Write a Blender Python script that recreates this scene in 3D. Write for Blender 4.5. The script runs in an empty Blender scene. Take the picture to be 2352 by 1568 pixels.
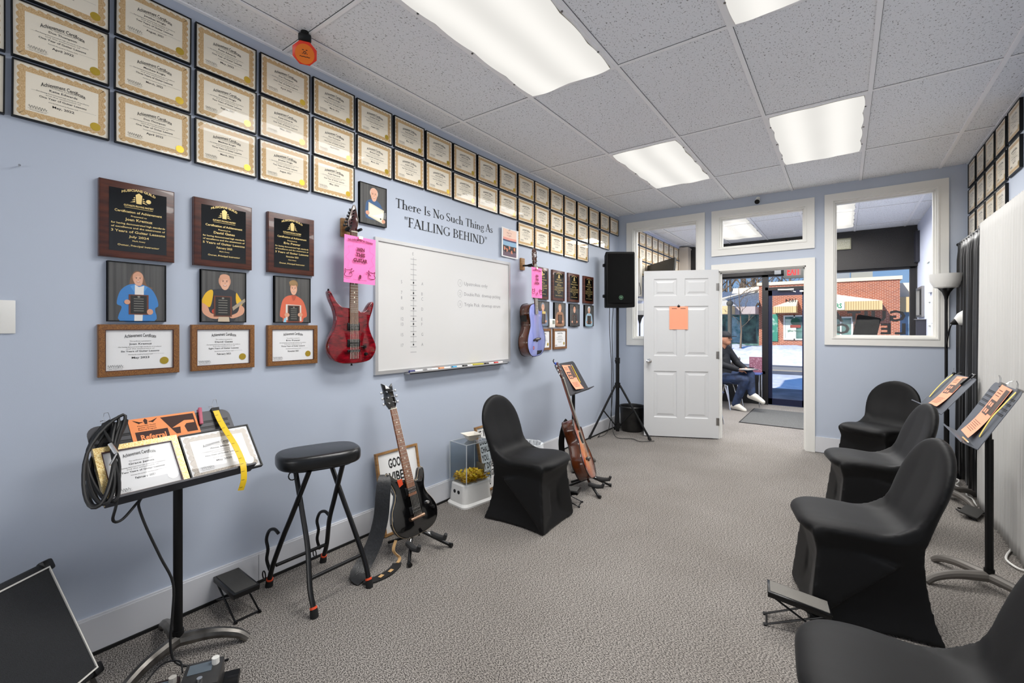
import bpy, bmesh, math, random
from mathutils import Vector, Matrix, Euler, noise
random.seed(7)
PI = math.pi
SC = bpy.context.scene
COL = SC.collection

# ------------------------------------------------------------------ camera
cam_d = bpy.data.cameras.new('camera'); cam = bpy.data.objects.new('camera', cam_d); COL.objects.link(cam)
cam.location = (0, 0, 1.35); cam.rotation_euler = (PI / 2, 0, math.radians(36.143))
cam_d.sensor_width = 36; cam_d.lens = 36 * 1044 / 2352; cam_d.shift_y = -33 / 2352; cam_d.clip_start = .02
SC.camera = cam
SC.view_settings.view_transform = 'Standard'; SC.view_settings.look = 'None'
SC.view_settings.gamma = 1; SC.view_settings.use_curve_mapping = False
SC.view_settings.exposure = 0.06
SC.cycles.max_bounces = 8; SC.cycles.transparent_max_bounces = 24
SC.cycles.sample_clamp_indirect = 4.0

# ------------------------------------------------------------------ sky and sun
wd = bpy.data.worlds.new('sky'); SC.world = wd; wd.use_nodes = True
wn = wd.node_tree.nodes; wl = wd.node_tree.links; wn.clear()
tc = wn.new('ShaderNodeTexCoord'); sp = wn.new('ShaderNodeSeparateXYZ'); rp = wn.new('ShaderNodeValToRGB')
bg = wn.new('ShaderNodeBackground'); wo = wn.new('ShaderNodeOutputWorld')
wl.new(tc.outputs['Generated'], sp.inputs[0]); wl.new(sp.outputs['Z'], rp.inputs[0])
rp.color_ramp.elements[0].position = 0.0; rp.color_ramp.elements[0].color = (.42, .66, .96, 1)
rp.color_ramp.elements[1].position = .35; rp.color_ramp.elements[1].color = (.13, .36, .90, 1)
wl.new(rp.outputs[0], bg.inputs[0]); bg.inputs[1].default_value = .74; wl.new(bg.outputs[0], wo.inputs[0])
sun_d = bpy.data.lights.new('sun', 'SUN'); sun = bpy.data.objects.new('sun', sun_d); COL.objects.link(sun)
sun_d.energy = 4.6; sun_d.color = (1, .93, .82); sun_d.angle = .01
sun.rotation_euler = Vector((.28, .80, -.52)).to_track_quat('-Z', 'Y').to_euler()
LAMP_POWER = 30.0      # watts of each ceiling fixture
LAMP_SPREAD = math.radians(170)
fill_light_d = bpy.data.lights.new('rear_fill', 'AREA'); fill_light = bpy.data.objects.new('rear_fill', fill_light_d); COL.objects.link(fill_light)   # added fill light behind the camera; the rear wall has no opening
fill_light_d.shape = 'RECTANGLE'; fill_light_d.size = 3.0; fill_light_d.size_y = 1.5; fill_light_d.energy = 60; fill_light_d.color = (1, .98, .95); fill_light.location = (-.785, -2.50, 1.35); fill_light.rotation_euler = (math.radians(118), 0, 0)

# ------------------------------------------------------------------ helpers
def lin(h):
    if not isinstance(h, str): return tuple(h)
    r = []
    for i in (0, 2, 4):
        v = int(h[i:i + 2], 16) / 255
        r.append(v / 12.92 if v <= .04045 else ((v + .055) / 1.055) ** 2.4)
    return tuple(r)

MATS = {}
def mat(name, col='808080', rough=.5, metal=0.0, var=None, bump=None, coat=0.0, sheen=0.0, emit=0.0, spec=.5):
    """var=(scale, second colour, (sx,sy,sz), contrast) ; bump=(scale, strength, (sx,sy,sz))"""
    if name in MATS: return MATS[name]
    m = bpy.data.materials.new(name); MATS[name] = m; m.use_nodes = True
    n = m.node_tree.nodes; l = m.node_tree.links; b = n['Principled BSDF']
    b.inputs['Base Color'].default_value = (*lin(col), 1); b.inputs['Roughness'].default_value = rough
    b.inputs['Metallic'].default_value = metal; b.inputs['Coat Weight'].default_value = coat; b.inputs['Coat Roughness'].default_value = .04
    b.inputs['Specular IOR Level'].default_value = spec
    if sheen: b.inputs['Sheen Weight'].default_value = sheen; b.inputs['Sheen Roughness'].default_value = .4
    if emit: b.inputs['Emission Color'].default_value = (*lin(col), 1); b.inputs['Emission Strength'].default_value = emit
    def nz(scale, st, detail=3):
        t = n.new('ShaderNodeTexCoord'); mp = n.new('ShaderNodeMapping'); x = n.new('ShaderNodeTexNoise')
        l.new(t.outputs['Object'], mp.inputs[0]); mp.inputs['Scale'].default_value = st; l.new(mp.outputs[0], x.inputs['Vector'])
        x.inputs['Scale'].default_value = scale; x.inputs['Detail'].default_value = detail
        return x
    if var:
        x = nz(var[0], var[2] if len(var) > 2 else (1, 1, 1)); r = n.new('ShaderNodeValToRGB')
        k = var[3] if len(var) > 3 else .15
        r.color_ramp.elements[0].position = .5 - k; r.color_ramp.elements[1].position = .5 + k
        r.color_ramp.elements[0].color = (*lin(col), 1); r.color_ramp.elements[1].color = (*lin(var[1]), 1)
        l.new(x.outputs['Fac'], r.inputs[0]); l.new(r.outputs[0], b.inputs['Base Color'])
    if bump:
        x = nz(bump[0], bump[2] if len(bump) > 2 else (1, 1, 1)); bp = n.new('ShaderNodeBump')
        bp.inputs['Strength'].default_value = bump[1]; bp.inputs['Distance'].default_value = .003
        l.new(x.outputs['Fac'], bp.inputs['Height']); l.new(bp.outputs[0], b.inputs['Normal'])
    return m

def glass(name, tint='ffffff', ior=1.5, rough=0.0):
    """thin clear pane: see-through, with the mirror share that Fresnel gives"""
    if name in MATS: return MATS[name]
    m = bpy.data.materials.new(name); MATS[name] = m; m.use_nodes = True
    n = m.node_tree.nodes; l = m.node_tree.links; n.clear()
    t = n.new('ShaderNodeBsdfTransparent'); g = n.new('ShaderNodeBsdfGlossy'); x = n.new('ShaderNodeMixShader'); o = n.new('ShaderNodeOutputMaterial')
    t.inputs[0].default_value = (*lin(tint), 1); g.inputs['Roughness'].default_value = rough
    # Schlick reflectance, the same from both faces of the pane
    ge = n.new('ShaderNodeNewGeometry'); dt = n.new('ShaderNodeVectorMath'); dt.operation = 'DOT_PRODUCT'; l.new(ge.outputs['Incoming'], dt.inputs[0]); l.new(ge.outputs['Normal'], dt.inputs[1])
    def mth(op, a, b=None):
        q = n.new('ShaderNodeMath'); q.operation = op; l.new(a, q.inputs[0])
        if b is not None: q.inputs[1].default_value = b
        return q.outputs[0]
    f0 = ((ior - 1) / (ior + 1)) ** 2; c = mth('ABSOLUTE', dt.outputs['Value']); c = mth('SUBTRACT', c, 1.0); c = mth('ABSOLUTE', c); c = mth('POWER', c, 5.0); c = mth('MULTIPLY', c, 1 - f0); c = mth('ADD', c, f0)
    l.new(c, x.inputs[0])
    l.new(t.outputs[0], x.inputs[1]); l.new(g.outputs[0], x.inputs[2]); l.new(x.outputs[0], o.inputs[0])
    return m

_txt = {}
def text_geo(s, bold=0.0):
    k = (s, bold)
    if k not in _txt:
        c = bpy.data.curves.new('t', 'FONT'); c.body = s; c.size = 1; c.offset = bold; c.resolution_u = 2; c.fill_mode = 'FRONT'
        o = bpy.data.objects.new('t', c); COL.objects.link(o); bpy.context.view_layer.update()
        me = bpy.data.meshes.new_from_object(o.evaluated_get(bpy.context.evaluated_depsgraph_get()))
        v = [tuple(p.co) for p in me.vertices]; f = [tuple(p.vertices) for p in me.polygons]
        bpy.data.objects.remove(o); bpy.data.curves.remove(c); bpy.data.meshes.remove(me)
        if not v: v, f = [(0, 0, 0)], []
        _txt[k] = (v, f)
    return _txt[k]

class MB:
    def __init__(s): s.v = []; s.f = []; s.m = []
    def add(s, v, f, m=0, M=None):
        b = len(s.v)
        s.v += [tuple(M @ Vector(p)) for p in v] if M is not None else [tuple(p) for p in v]
        for q in f: s.f.append(tuple(b + i for i in q)); s.m.append(m)
        return s
    def box(s, c, d, m=0, M=None):
        x, y, z = c; a, b, e = d[0] / 2, d[1] / 2, d[2] / 2
        v = [(x + i * a, y + j * b, z + k * e) for k in (-1, 1) for j in (-1, 1) for i in (-1, 1)]
        return s.add(v, [(0, 2, 3, 1), (4, 5, 7, 6), (0, 1, 5, 4), (2, 6, 7, 3), (0, 4, 6, 2), (1, 3, 7, 5)], m, M)
    def bb(s, a, b, m=0, M=None):
        return s.box([(a[i] + b[i]) / 2 for i in range(3)], [abs(b[i] - a[i]) for i in range(3)], m, M)
    def rbox(s, c, d, r=.01, m=0, M=None, seg=2):
        bm = bmesh.new(); bmesh.ops.create_cube(bm, size=1)
        bmesh.ops.scale(bm, vec=d, verts=bm.verts); bmesh.ops.bevel(bm, geom=list(bm.edges), offset=r, segments=seg, profile=.5, affect='EDGES')
        bmesh.ops.translate(bm, vec=c, verts=bm.verts); s.bm(bm, m, M); return s
    def bm(s, bm, m=0, M=None):
        bm.verts.index_update(); s.add([p.co[:] for p in bm.verts], [[p.index for p in f.verts] for f in bm.faces], m, M); bm.free(); return s
    def quad(s, a, b, c, d, m=0, M=None): return s.add([a, b, c, d], [(0, 1, 2, 3)], m, M)
    def rect(s, x0, y0, x1, y1, z=0, m=0, M=None): return s.quad((x0, y0, z), (x1, y0, z), (x1, y1, z), (x0, y1, z), m, M)
    def poly(s, pts, z=0, m=0, M=None): return s.add([(p[0], p[1], z) for p in pts], [tuple(range(len(pts)))], m, M)
    def disc(s, x, y, r, z=0, m=0, n=24, M=None, ry=None):
        return s.poly([(x + r * math.cos(2 * PI * i / n), y + (ry or r) * math.sin(2 * PI * i / n)) for i in range(n)], z, m, M)
    def cyl(s, p0, p1, r0, r1=None, n=12, m=0, M=None, caps=True):
        p0, p1 = Vector(p0), Vector(p1); r1 = r0 if r1 is None else r1
        q = (p1 - p0).to_track_quat('Z', 'Y'); v = []
        for p, r in ((p0, r0), (p1, r1)):
            v += [p + q @ Vector((r * math.cos(2 * PI * i / n), r * math.sin(2 * PI * i / n), 0)) for i in range(n)]
        f = [(i, (i + 1) % n, n + (i + 1) % n, n + i) for i in range(n)]
        if caps: f += [tuple(range(n - 1, -1, -1)), tuple(range(n, 2 * n))]
        return s.add(v, f, m, M)
    def tube(s, pts, r, n=8, m=0, M=None, closed=False, flat=None):
        P = [Vector(p) for p in pts]; N = len(P); v = []; up = None
        for i in range(N):
            a = P[(i - 1) % N] if (closed or i) else P[0]; b = P[(i + 1) % N] if (closed or i < N - 1) else P[-1]
            t = (b - a).normalized()
            if up is None:
                up = Vector((0, 0, 1)) if abs(t.z) < .9 else Vector((1, 0, 0))
                if flat is not None: up = Vector(flat)
            x = t.cross(up)
            if x.length < 1e-6: x = t.orthogonal()
            x.normalize(); u = x.cross(t).normalized(); up = u
            rr = r[i] if isinstance(r, (list, tuple)) else r
            for k in range(n):
                c, d = math.cos(2 * PI * k / n), math.sin(2 * PI * k / n)
                v.append(P[i] + x * rr * c + u * rr * d)
        f = []
        for i in range(N if closed else N - 1):
            j = (i + 1) % N
            for k in range(n):
                f.append((i * n + k, i * n + (k + 1) % n, j * n + (k + 1) % n, j * n + k))
        if not closed: f += [tuple(range(n - 1, -1, -1)), tuple(range((N - 1) * n, N * n))]
        return s.add(v, f, m, M)
    def ribbon(s, pts, w, t, side, m=0, M=None):
        """flat strap through pts: width w along side, thickness t"""
        P = [Vector(p) for p in pts]; v = []; f = []
        for i, p in enumerate(P):
            d = (P[min(i + 1, len(P) - 1)] - P[max(i - 1, 0)]).normalized()
            sd = Vector(side[i] if isinstance(side[0], (tuple, list)) else side); sd = (sd - d * sd.dot(d)).normalized(); n_ = d.cross(sd)
            ww = w[i] if isinstance(w, (list, tuple)) else w
            v += [p - sd * ww / 2 - n_ * t / 2, p + sd * ww / 2 - n_ * t / 2, p + sd * ww / 2 + n_ * t / 2, p - sd * ww / 2 + n_ * t / 2]
        for i in range(len(P) - 1):
            for k in range(4): f.append((4 * i + k, 4 * i + (k + 1) % 4, 4 * i + 4 + (k + 1) % 4, 4 * i + 4 + k))
        e = 4 * (len(P) - 1); f += [(3, 2, 1, 0), (e, e + 1, e + 2, e + 3)]
        return s.add(v, f, m, M)
    def lathe(s, prof, n=24, m=0, M=None):
        v = []; f = []
        for r, z in prof: v += [(max(r, 1e-4) * math.cos(2 * PI * i / n), max(r, 1e-4) * math.sin(2 * PI * i / n), z) for i in range(n)]
        for j in range(len(prof) - 1):
            for i in range(n): f.append((j * n + i, j * n + (i + 1) % n, (j + 1) * n + (i + 1) % n, (j + 1) * n + i))
        return s.add(v, f, m, M)
    def ball(s, c, r, m=0, M=None, n=12, sc=(1, 1, 1)):
        v = []; f = []; k = n // 2 + 1
        for j in range(k):
            th = PI * j / (k - 1)
            v += [(c[0] + sc[0] * r * math.sin(th) * math.cos(2 * PI * i / n) , c[1] + sc[1] * r * math.sin(th) * math.sin(2 * PI * i / n), c[2] + sc[2] * r * math.cos(th)) for i in range(n)]
        for j in range(k - 1):
            for i in range(n): f.append((j * n + i, (j + 1) * n + i, (j + 1) * n + (i + 1) % n, j * n + (i + 1) % n))
        return s.add(v, f, m, M)
    def prism(s, pts, z0, z1, m=0, M=None, bev=0, seg=2):
        bm = bmesh.new(); vs = [bm.verts.new((p[0], p[1], z0)) for p in pts]; fc = bm.faces.new(vs)
        r = bmesh.ops.extrude_face_region(bm, geom=[fc]); up = [e for e in r['geom'] if isinstance(e, bmesh.types.BMVert)]
        bmesh.ops.translate(bm, vec=(0, 0, z1 - z0), verts=up); bm.normal_update()
        if bev:
            ed = [e for e in bm.edges if abs(e.verts[0].co.z - e.verts[1].co.z) < 1e-6]
            bmesh.ops.bevel(bm, geom=ed, offset=bev, segments=seg, profile=.5, affect='EDGES', clamp_overlap=True)
        bmesh.ops.recalc_face_normals(bm, faces=bm.faces)
        return s.bm(bm, m, M)
    def ring(s, x0, y0, x1, y1, w, z0, z1, m=0, M=None, wt=None, wb=None):
        """picture frame: four mitre-free bars"""
        wt = wt or w; wb = wb or w
        s.bb((x0, y0, z0), (x0 + w, y1, z1), m, M); s.bb((x1 - w, y0, z0), (x1, y1, z1), m, M)
        s.bb((x0 + w, y0, z0), (x1 - w, y0 + wb, z1), m, M); s.bb((x0 + w, y1 - wt, z0), (x1 - w, y1, z1), m, M); return s
    def text(s, t, size, x, y, z=0, m=0, M=None, al='c', bold=0.0, xs=1.0, bend=0.0, fit=None, mirror=False):
        v, f = text_geo(t, bold); x0 = min(p[0] for p in v); x1 = max(p[0] for p in v)
        if fit: xs = fit / max((x1 - x0) * size, 1e-6)
        o = {'c': (x0 + x1) / 2, 'l': x0, 'r': x1}[al]; w = []
        for p in v:
            px = (p[0] - o) * size * xs; w.append((x + (-px if mirror else px), y + p[1] * size - bend * px * px, z))
        return s.add(w, f, m, M)
    def build(s, name, mats, parent=None, label=None, ang=35, M=None):
        me = bpy.data.meshes.new(name); me.from_pydata(s.v, [], s.f)
        if not isinstance(mats, (list, tuple)): mats = [mats]
        for k in mats: me.materials.append(k)
        if len(mats) > 1: me.polygons.foreach_set('material_index', s.m)
        if ang: me.shade_smooth(); me.set_sharp_from_angle(angle=math.radians(ang))
        me.update(); o = bpy.data.objects.new(name, me); COL.objects.link(o)
        if parent: o.parent = parent
        if M is not None: o.matrix_local = M
        if label: o['label'] = label
        return o

def T(x=0, y=0, z=0): return Matrix.Translation((x, y, z))
def RZ(a): return Matrix.Rotation(math.radians(a), 4, 'Z')
def RX(a): return Matrix.Rotation(math.radians(a), 4, 'X')
def RY(a): return Matrix.Rotation(math.radians(a), 4, 'Y')
def basis(x, y, z, o=(0, 0, 0)):
    m = Matrix((x, y, z)).transposed().to_4x4(); m.translation = o; return m
def LW(y, z, x=-2.51): return basis((0, 1, 0), (0, 0, 1), (1, 0, 0), (x, y, z))     # on the left wall, facing the room
def RW(y, z, x=.94): return basis((0, -1, 0), (0, 0, 1), (-1, 0, 0), (x, y, z))       # on the right wall
def BW(x, z, y=5.91): return basis((1, 0, 0), (0, 0, 1), (0, -1, 0), (x, y, z))       # on the back wall

def thing(name, label, cat, M=None, group=None):
    o = bpy.data.objects.new(name, None); COL.objects.link(o); o.empty_display_size = .05
    o['label'] = label; o['category'] = cat
    if group: o['group'] = group
    if M is not None: o.matrix_world = M
    return o
def tag(o, label, cat, group=None, kind=None):
    o['label'] = label; o['category'] = cat
    if group: o['group'] = group
    if kind: o['kind'] = kind
    return o
def struct(o): o['kind'] = 'structure'; return o
def dup(root, M, label=None, group=None, depth=2):
    def cp(o, par, d):
        c = o.copy(); COL.objects.link(c)
        if par: c.parent = par
        if d:
            for k in o.children: cp(k, c, d - 1)
        return c
    r = cp(root, None, depth); r.matrix_world = M
    if label: r['label'] = label
    if group: r['group'] = group
    return r
def spline(pts, k=6, closed=True):
    out = []; N = len(pts)
    for i in range(N if closed else N - 1):
        g = lambda j: Vector(pts[j % N]) if closed else Vector(pts[max(0, min(N - 1, j))])
        a, b, c, d = g(i - 1), g(i), g(i + 1), g(i + 2)
        for q in range(k):
            t = q / k
            out.append(tuple(.5 * ((2 * b) + (c - a) * t + (2 * a - 5 * b + 4 * c - d) * t * t + (3 * b - a - 3 * c + d) * t ** 3)))
    if not closed: out.append(tuple(pts[-1]))
    return out
def remesh(mb, voxel, smooth=6, fac=.5):
    me = bpy.data.meshes.new('r'); me.from_pydata(mb.v, [], mb.f); o = bpy.data.objects.new('r', me); COL.objects.link(o)
    r = o.modifiers.new('r', 'REMESH'); r.mode = 'VOXEL'; r.voxel_size = voxel
    if smooth: s = o.modifiers.new('s', 'SMOOTH'); s.iterations = smooth; s.factor = fac
    bpy.context.view_layer.update(); e = bpy.data.meshes.new_from_object(o.evaluated_get(bpy.context.evaluated_depsgraph_get()))
    q = MB(); q.add([p.co[:] for p in e.vertices], [tuple(p.vertices) for p in e.polygons])
    bpy.data.objects.remove(o); bpy.data.meshes.remove(e); bpy.data.meshes.remove(me); return q
ORD = 'zeroth first second third fourth fifth sixth seventh eighth ninth tenth eleventh twelfth thirteenth fourteenth fifteenth sixteenth seventeenth eighteenth nineteenth twentieth'.split()

# ------------------------------------------------------------------ materials
m_wall = mat('blue_wall_paint', 'b8c1d0', .55, bump=(300, .06))
m_wall2 = mat('pale_wall_paint', 'c9cfe2', .6)
m_trim = mat('white_trim_paint', 'e6e5e0', .4)
m_base = mat('grey_white_baseboard', 'd3d4d8', .45)
m_black = mat('black_plastic', '0a0a0b', .42, spec=.3)
m_blackm = mat('black_metal', '121213', .3, .3)
m_rubber = mat('black_rubber', '0a0a0a', .8)
m_chrome = mat('chrome', 'd8d8d8', .15, 1)
m_steel = mat('brushed_steel', '9c9a97', .35, 1)
m_dsteel = mat('worn_dark_steel', '85827d', .33, .85, var=(8, '45423f'))
m_white = mat('white_plastic', 'e9e8e3', .4)
m_paper = mat('cream_paper', 'f7eedb', .7)
m_paperw = mat('white_paper', 'ebebeb', .7)
m_bord = mat('tan_border_print', 'c39a64', .7, var=(260, 'e2c698'))
m_bordw = mat('silver_border_print', 'a39a90', .7, var=(200, 'cfc6ba'))
m_ink = mat('black_ink', '1c1a1a', .7)
m_inkg = mat('grey_ink', '5b5854', .7)
m_gold = mat('gold_foil', 'c9ab3c', .3, .7)
m_goldt = mat('gold_lettering', 'e0c684', .35, .55)
m_cglass = glass('picture_glass', ior=1.30)
m_pane = glass('window_glass', ior=1.2)
m_wood = mat('dark_walnut', '3a180e', .35, var=(9, '582a18', (1, 8, 1)), coat=.3)
m_oak = mat('oak_frame', '8a6238', .45, var=(14, 'a98150', (1, 6, 1)))
m_gwood = mat('golden_frame', '5e3416', .4, var=(420, '9a6a34', (1, 1, 1)), coat=.2)
m_plate = mat('black_brass_plate', '0b0b0a', .12, spec=.6)
m_pink = mat('hot_pink_paper', 'ff7fc0', .7)
m_orange = mat('orange_paper', 'fd9a5e', .7)
m_orange2 = mat('peach_orange_paper', 'ffa583', .7)
m_brownink = mat('brown_ink', '3a1c14', .7)
m_cable = mat('black_cable', '0e0e0f', .5)
m_grip = mat('grey_foam', '2d2d2e', .9)
m_yellow = mat('yellow_tape', 'f2c81c', .5)
# ================================================================== ROOM SHELL
XL, XR, YB, YF, HC = -2.51, .94, 5.91, 9.0, 2.87
YR = -2.6
# carpet
m_carpet = mat('grey_loop_carpet', '7a736e', .95, bump=(500, .5))
n = m_carpet.node_tree.nodes; l = m_carpet.node_tree.links; bs = n['Principled BSDF']
t_ = n.new('ShaderNodeTexCoord'); mp = n.new('ShaderNodeMapping'); mp.inputs['Scale'].default_value = (1, 1.9, 1); mp.inputs['Rotation'].default_value = (0, 0, .5); l.new(t_.outputs['Object'], mp.inputs[0])
a_ = n.new('ShaderNodeTexNoise'); a_.inputs['Scale'].default_value = 140; a_.inputs['Detail'].default_value = 4; l.new(mp.outputs[0], a_.inputs['Vector'])
r_ = n.new('ShaderNodeValToRGB'); e_ = r_.color_ramp.elements; e_[0].position = .41; e_[0].color = (*lin('3a3633'), 1); e_[1].position = .59; e_[1].color = (*lin('aca69f'), 1); x_ = e_.new(.5); x_.color = (*lin('7f7a75'), 1)
l.new(a_.outputs['Fac'], r_.inputs[0])
b_ = n.new('ShaderNodeTexNoise'); b_.inputs['Scale'].default_value = 1.6; b_.inputs['Detail'].default_value = 3; l.new(t_.outputs['Object'], b_.inputs['Vector'])
mx = n.new('ShaderNodeMixRGB'); mx.blend_type = 'MULTIPLY'; r2 = n.new('ShaderNodeValToRGB'); r2.color_ramp.elements[0].position = .35; r2.color_ramp.elements[0].color = (.86, .85, .84, 1); r2.color_ramp.elements[1].position = .65; r2.color_ramp.elements[1].color = (1, 1, 1, 1)
l.new(b_.outputs['Fac'], r2.inputs[0]); mx.inputs[0].default_value = 1; l.new(r_.outputs[0], mx.inputs[1]); l.new(r2.outputs[0], mx.inputs[2]); l.new(mx.outputs[0], bs.inputs['Base Color'])
struct(MB().bb((XL - .1, YR - .1, -.1), (XR + .1, YF + .05, 0)).build('floor', m_carpet, ang=0))

# ceiling tiles: fissured mineral fibre
m_tile = mat('fissured_ceiling_tile', 'b4b4b6', .9)
n = m_tile.node_tree.nodes; l = m_tile.node_tree.links; bs = n['Principled BSDF']
t_ = n.new('ShaderNodeTexCoord'); mp = n.new('ShaderNodeMapping'); mp.inputs['Scale'].default_value = (1, .62, 1); l.new(t_.outputs['Object'], mp.inputs[0])
a_ = n.new('ShaderNodeTexNoise'); a_.inputs['Scale'].default_value = 130; a_.inputs['Detail'].default_value = 2.5; a_.inputs['Distortion'].default_value = .6; l.new(mp.outputs[0], a_.inputs['Vector'])
r_ = n.new('ShaderNodeValToRGB'); r_.color_ramp.elements[0].position = .31; r_.color_ramp.elements[0].color = (*lin('8c8c8e'), 1); r_.color_ramp.elements[1].position = .40; r_.color_ramp.elements[1].color = (*lin('eff1f5'), 1)
l.new(a_.outputs['Fac'], r_.inputs[0]); l.new(r_.outputs[0], bs.inputs['Base Color'])
bp = n.new('ShaderNodeBump'); bp.inputs['Strength'].default_value = .35; bp.inputs['Distance'].default_value = .004; l.new(a_.outputs['Fac'], bp.inputs['Height']); l.new(bp.outputs[0], bs.inputs['Normal'])
m_tbar = mat('white_ceiling_grid', 'fafafc', .5)
m_seam = mat('shadow_gap', '5a5a5c', .9)
GX = [-2.275 + .603 * k for k in range(6)]; GY = [1.285 + 1.216 * k for k in range(-3, 7)]
struct(MB().bb((XL - .1, YR - .1, HC), (XR + .1, YF + .1, HC + .05)).build('ceiling', m_tile, ang=0))
g = MB()
for x in GX: g.bb((x - .012, YR, HC - .007), (x + .012, YF, HC + .001)); g.bb((x + .012, YR, HC - .0015), (x + .0145, YF, HC + .001), 1)
for y in GY:
    if y < YF: g.bb((XL, y - .010, HC - .005), (XR, y + .010, HC + .001)); g.bb((XL, y - .0135, HC - .0012), (XR, y - .010, HC + .001), 1)
for x in (XL, XR): g.bb((x, YR, HC - .006), (x + (.018 if x < 0 else -.018), YF, HC + .001))
struct(g.build('trim_1', [m_tbar, m_seam], ang=0))

# outer walls
w = MB().bb((XL - .1, YR, 0), (XL, YB + .12, HC)); struct(w.build('wall_left', m_wall, ang=0))
w = MB().bb((XL - .1, YB + .12, 0), (XL, YF, HC)); struct(w.build('wall_lobby_left', m_wall2, ang=0))
w = MB().bb((XR, YR, 0), (XR + .1, YB + .12, HC)); struct(w.build('wall_right', m_wall, ang=0))
w = MB().bb((.88, YB + .12, 0), (XR + .1, YF, HC)); struct(w.build('wall_lobby_right', m_wall2, ang=0))
w = MB().bb((XL - .1, YR - .1, 0), (XR + .1, YR, HC)); struct(w.build('wall_rear', m_wall, ang=0))
r = struct(MB().ring(-2.4, .5, .83, 2.6, .08, -.0, .03, 0, basis((-1, 0, 0), (0, 0, 1), (0, 1, 0), (-1.57, YR, 0))).build('rear_fill_frame', m_trim, ang=0))  # frame set around the added fill light, on a solid wall
# back wall with four openings  (x0,x1,z0,z1)
OPEN = {'w1': (-2.29, -1.47, 1.20, 2.665), 'tr': (-1.215, -.342, 2.292, 2.667), 'dr': (-1.222, -.335, 0, 2.022), 'w2': (-.09, .722, 1.240, 2.682)}
xs = sorted({XL, XR} | {v[i] for v in OPEN.values() for i in (0, 1)}); zs = sorted({0, HC} | {v[i] for v in OPEN.values() for i in (2, 3)})
w = MB()
for i in range(len(xs) - 1):
    for j in range(len(zs) - 1):
        cx, cz = (xs[i] + xs[i + 1]) / 2, (zs[j] + zs[j + 1]) / 2
        if not any(o[0] < cx < o[1] and o[2] < cz < o[3] for o in OPEN.values()): w.bb((xs[i], YB, zs[j]), (xs[i + 1], YB + .12, zs[j + 1]))
struct(w.build('wall_back', m_wall, ang=0))
def casing(name, o, wd, sill=True, pane=True):
    x0, x1, z0, z1 = o; f = MB(); M = basis((1, 0, 0), (0, 0, 1), (0, -1, 0), (0, YB, 0))
    if sill:
        f.ring(x0 - wd, z0 - wd, x1 + wd, z1 + wd, wd, 0, .02, 0, M); f.ring(x0 - .012, z0 - .012, x1 + .012, z1 + .012, .012, .02, .026, 0, M)
        f.ring(x0, z0, x1, z1, .014, -.12, .0, 0, M); f.ring(x0 + .014, z0 + .014, x1 - .014, z1 - .014, .014, -.085, -.04, 0, M)
        f.ring(x0 - wd, z0 - wd, x1 + wd, z1 + wd, wd, -.14, -.12, 0, M)
    else:
        for a, b in ((x0 - wd, x0), (x1, x1 + wd)):
            f.bb((a, 0, 0), (b, z1 + wd, .02), 0, M); f.bb((a, 0, -.14), (b, z1 + wd, -.12), 0, M)
        f.bb((x0, z1, 0), (x1, z1 + wd, .02), 0, M); f.bb((x0, z1, -.14), (x1, z1 + wd, -.12), 0, M)
        f.bb((x0, 0, -.12), (x0 + .012, z1, 0), 0, M); f.bb((x1 - .012, 0, -.12), (x1, z1, 0), 0, M); f.bb((x0, z1 - .012, -.12), (x1, z1, 0), 0, M)
        f.bb((x0 + .012, 0, -.075), (x0 + .024, z1 - .012, -.045), 0, M); f.bb((x1 - .024, 0, -.075), (x1 - .012, z1 - .012, -.045), 0, M); f.bb((x0 + .012, z1 - .024, -.075), (x1 - .012, z1 - .012, -.045), 0, M)
    r = struct(f.build(name, m_trim, ang=0))
    if pane: MB().bb((x0 + .02, YB + .058, z0 + .02), (x1 - .02, YB + .062, z1 - .02)).build('pane', m_pane, r, ang=0)
    return r
casing('window_1', OPEN['w1'], .092); casing('window_2', OPEN['tr'], .086); casing('window_3', OPEN['w2'], .078)
casing('trim_2', OPEN['dr'], .082, False, False)
# baseboards
struct(MB().bb((XL, YR, .012), (XL + .016, 1.147, .150)).bb((XL, 1.150, .012), (XL + .016, YB - .001, .150)).bb((XL, YR, .138), (XL + .011, YB, .158)).bb((XL, YR, 0), (XL + .024, YB - .001, .014), 1).build('baseboard_left', [m_base, m_rubber], ang=0))
struct(MB().bb((XL + .016, YB - .015, .006), (-1.31, YB, .17)).bb((-.252, YB - .015, .006), (XR, YB, .17)).build('baseboard_back', m_base, ang=0))
struct(MB().bb((XR - .015, YR, .006), (XR, YB - .015, .16)).build('baseboard_right', m_base, ang=0))

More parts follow.
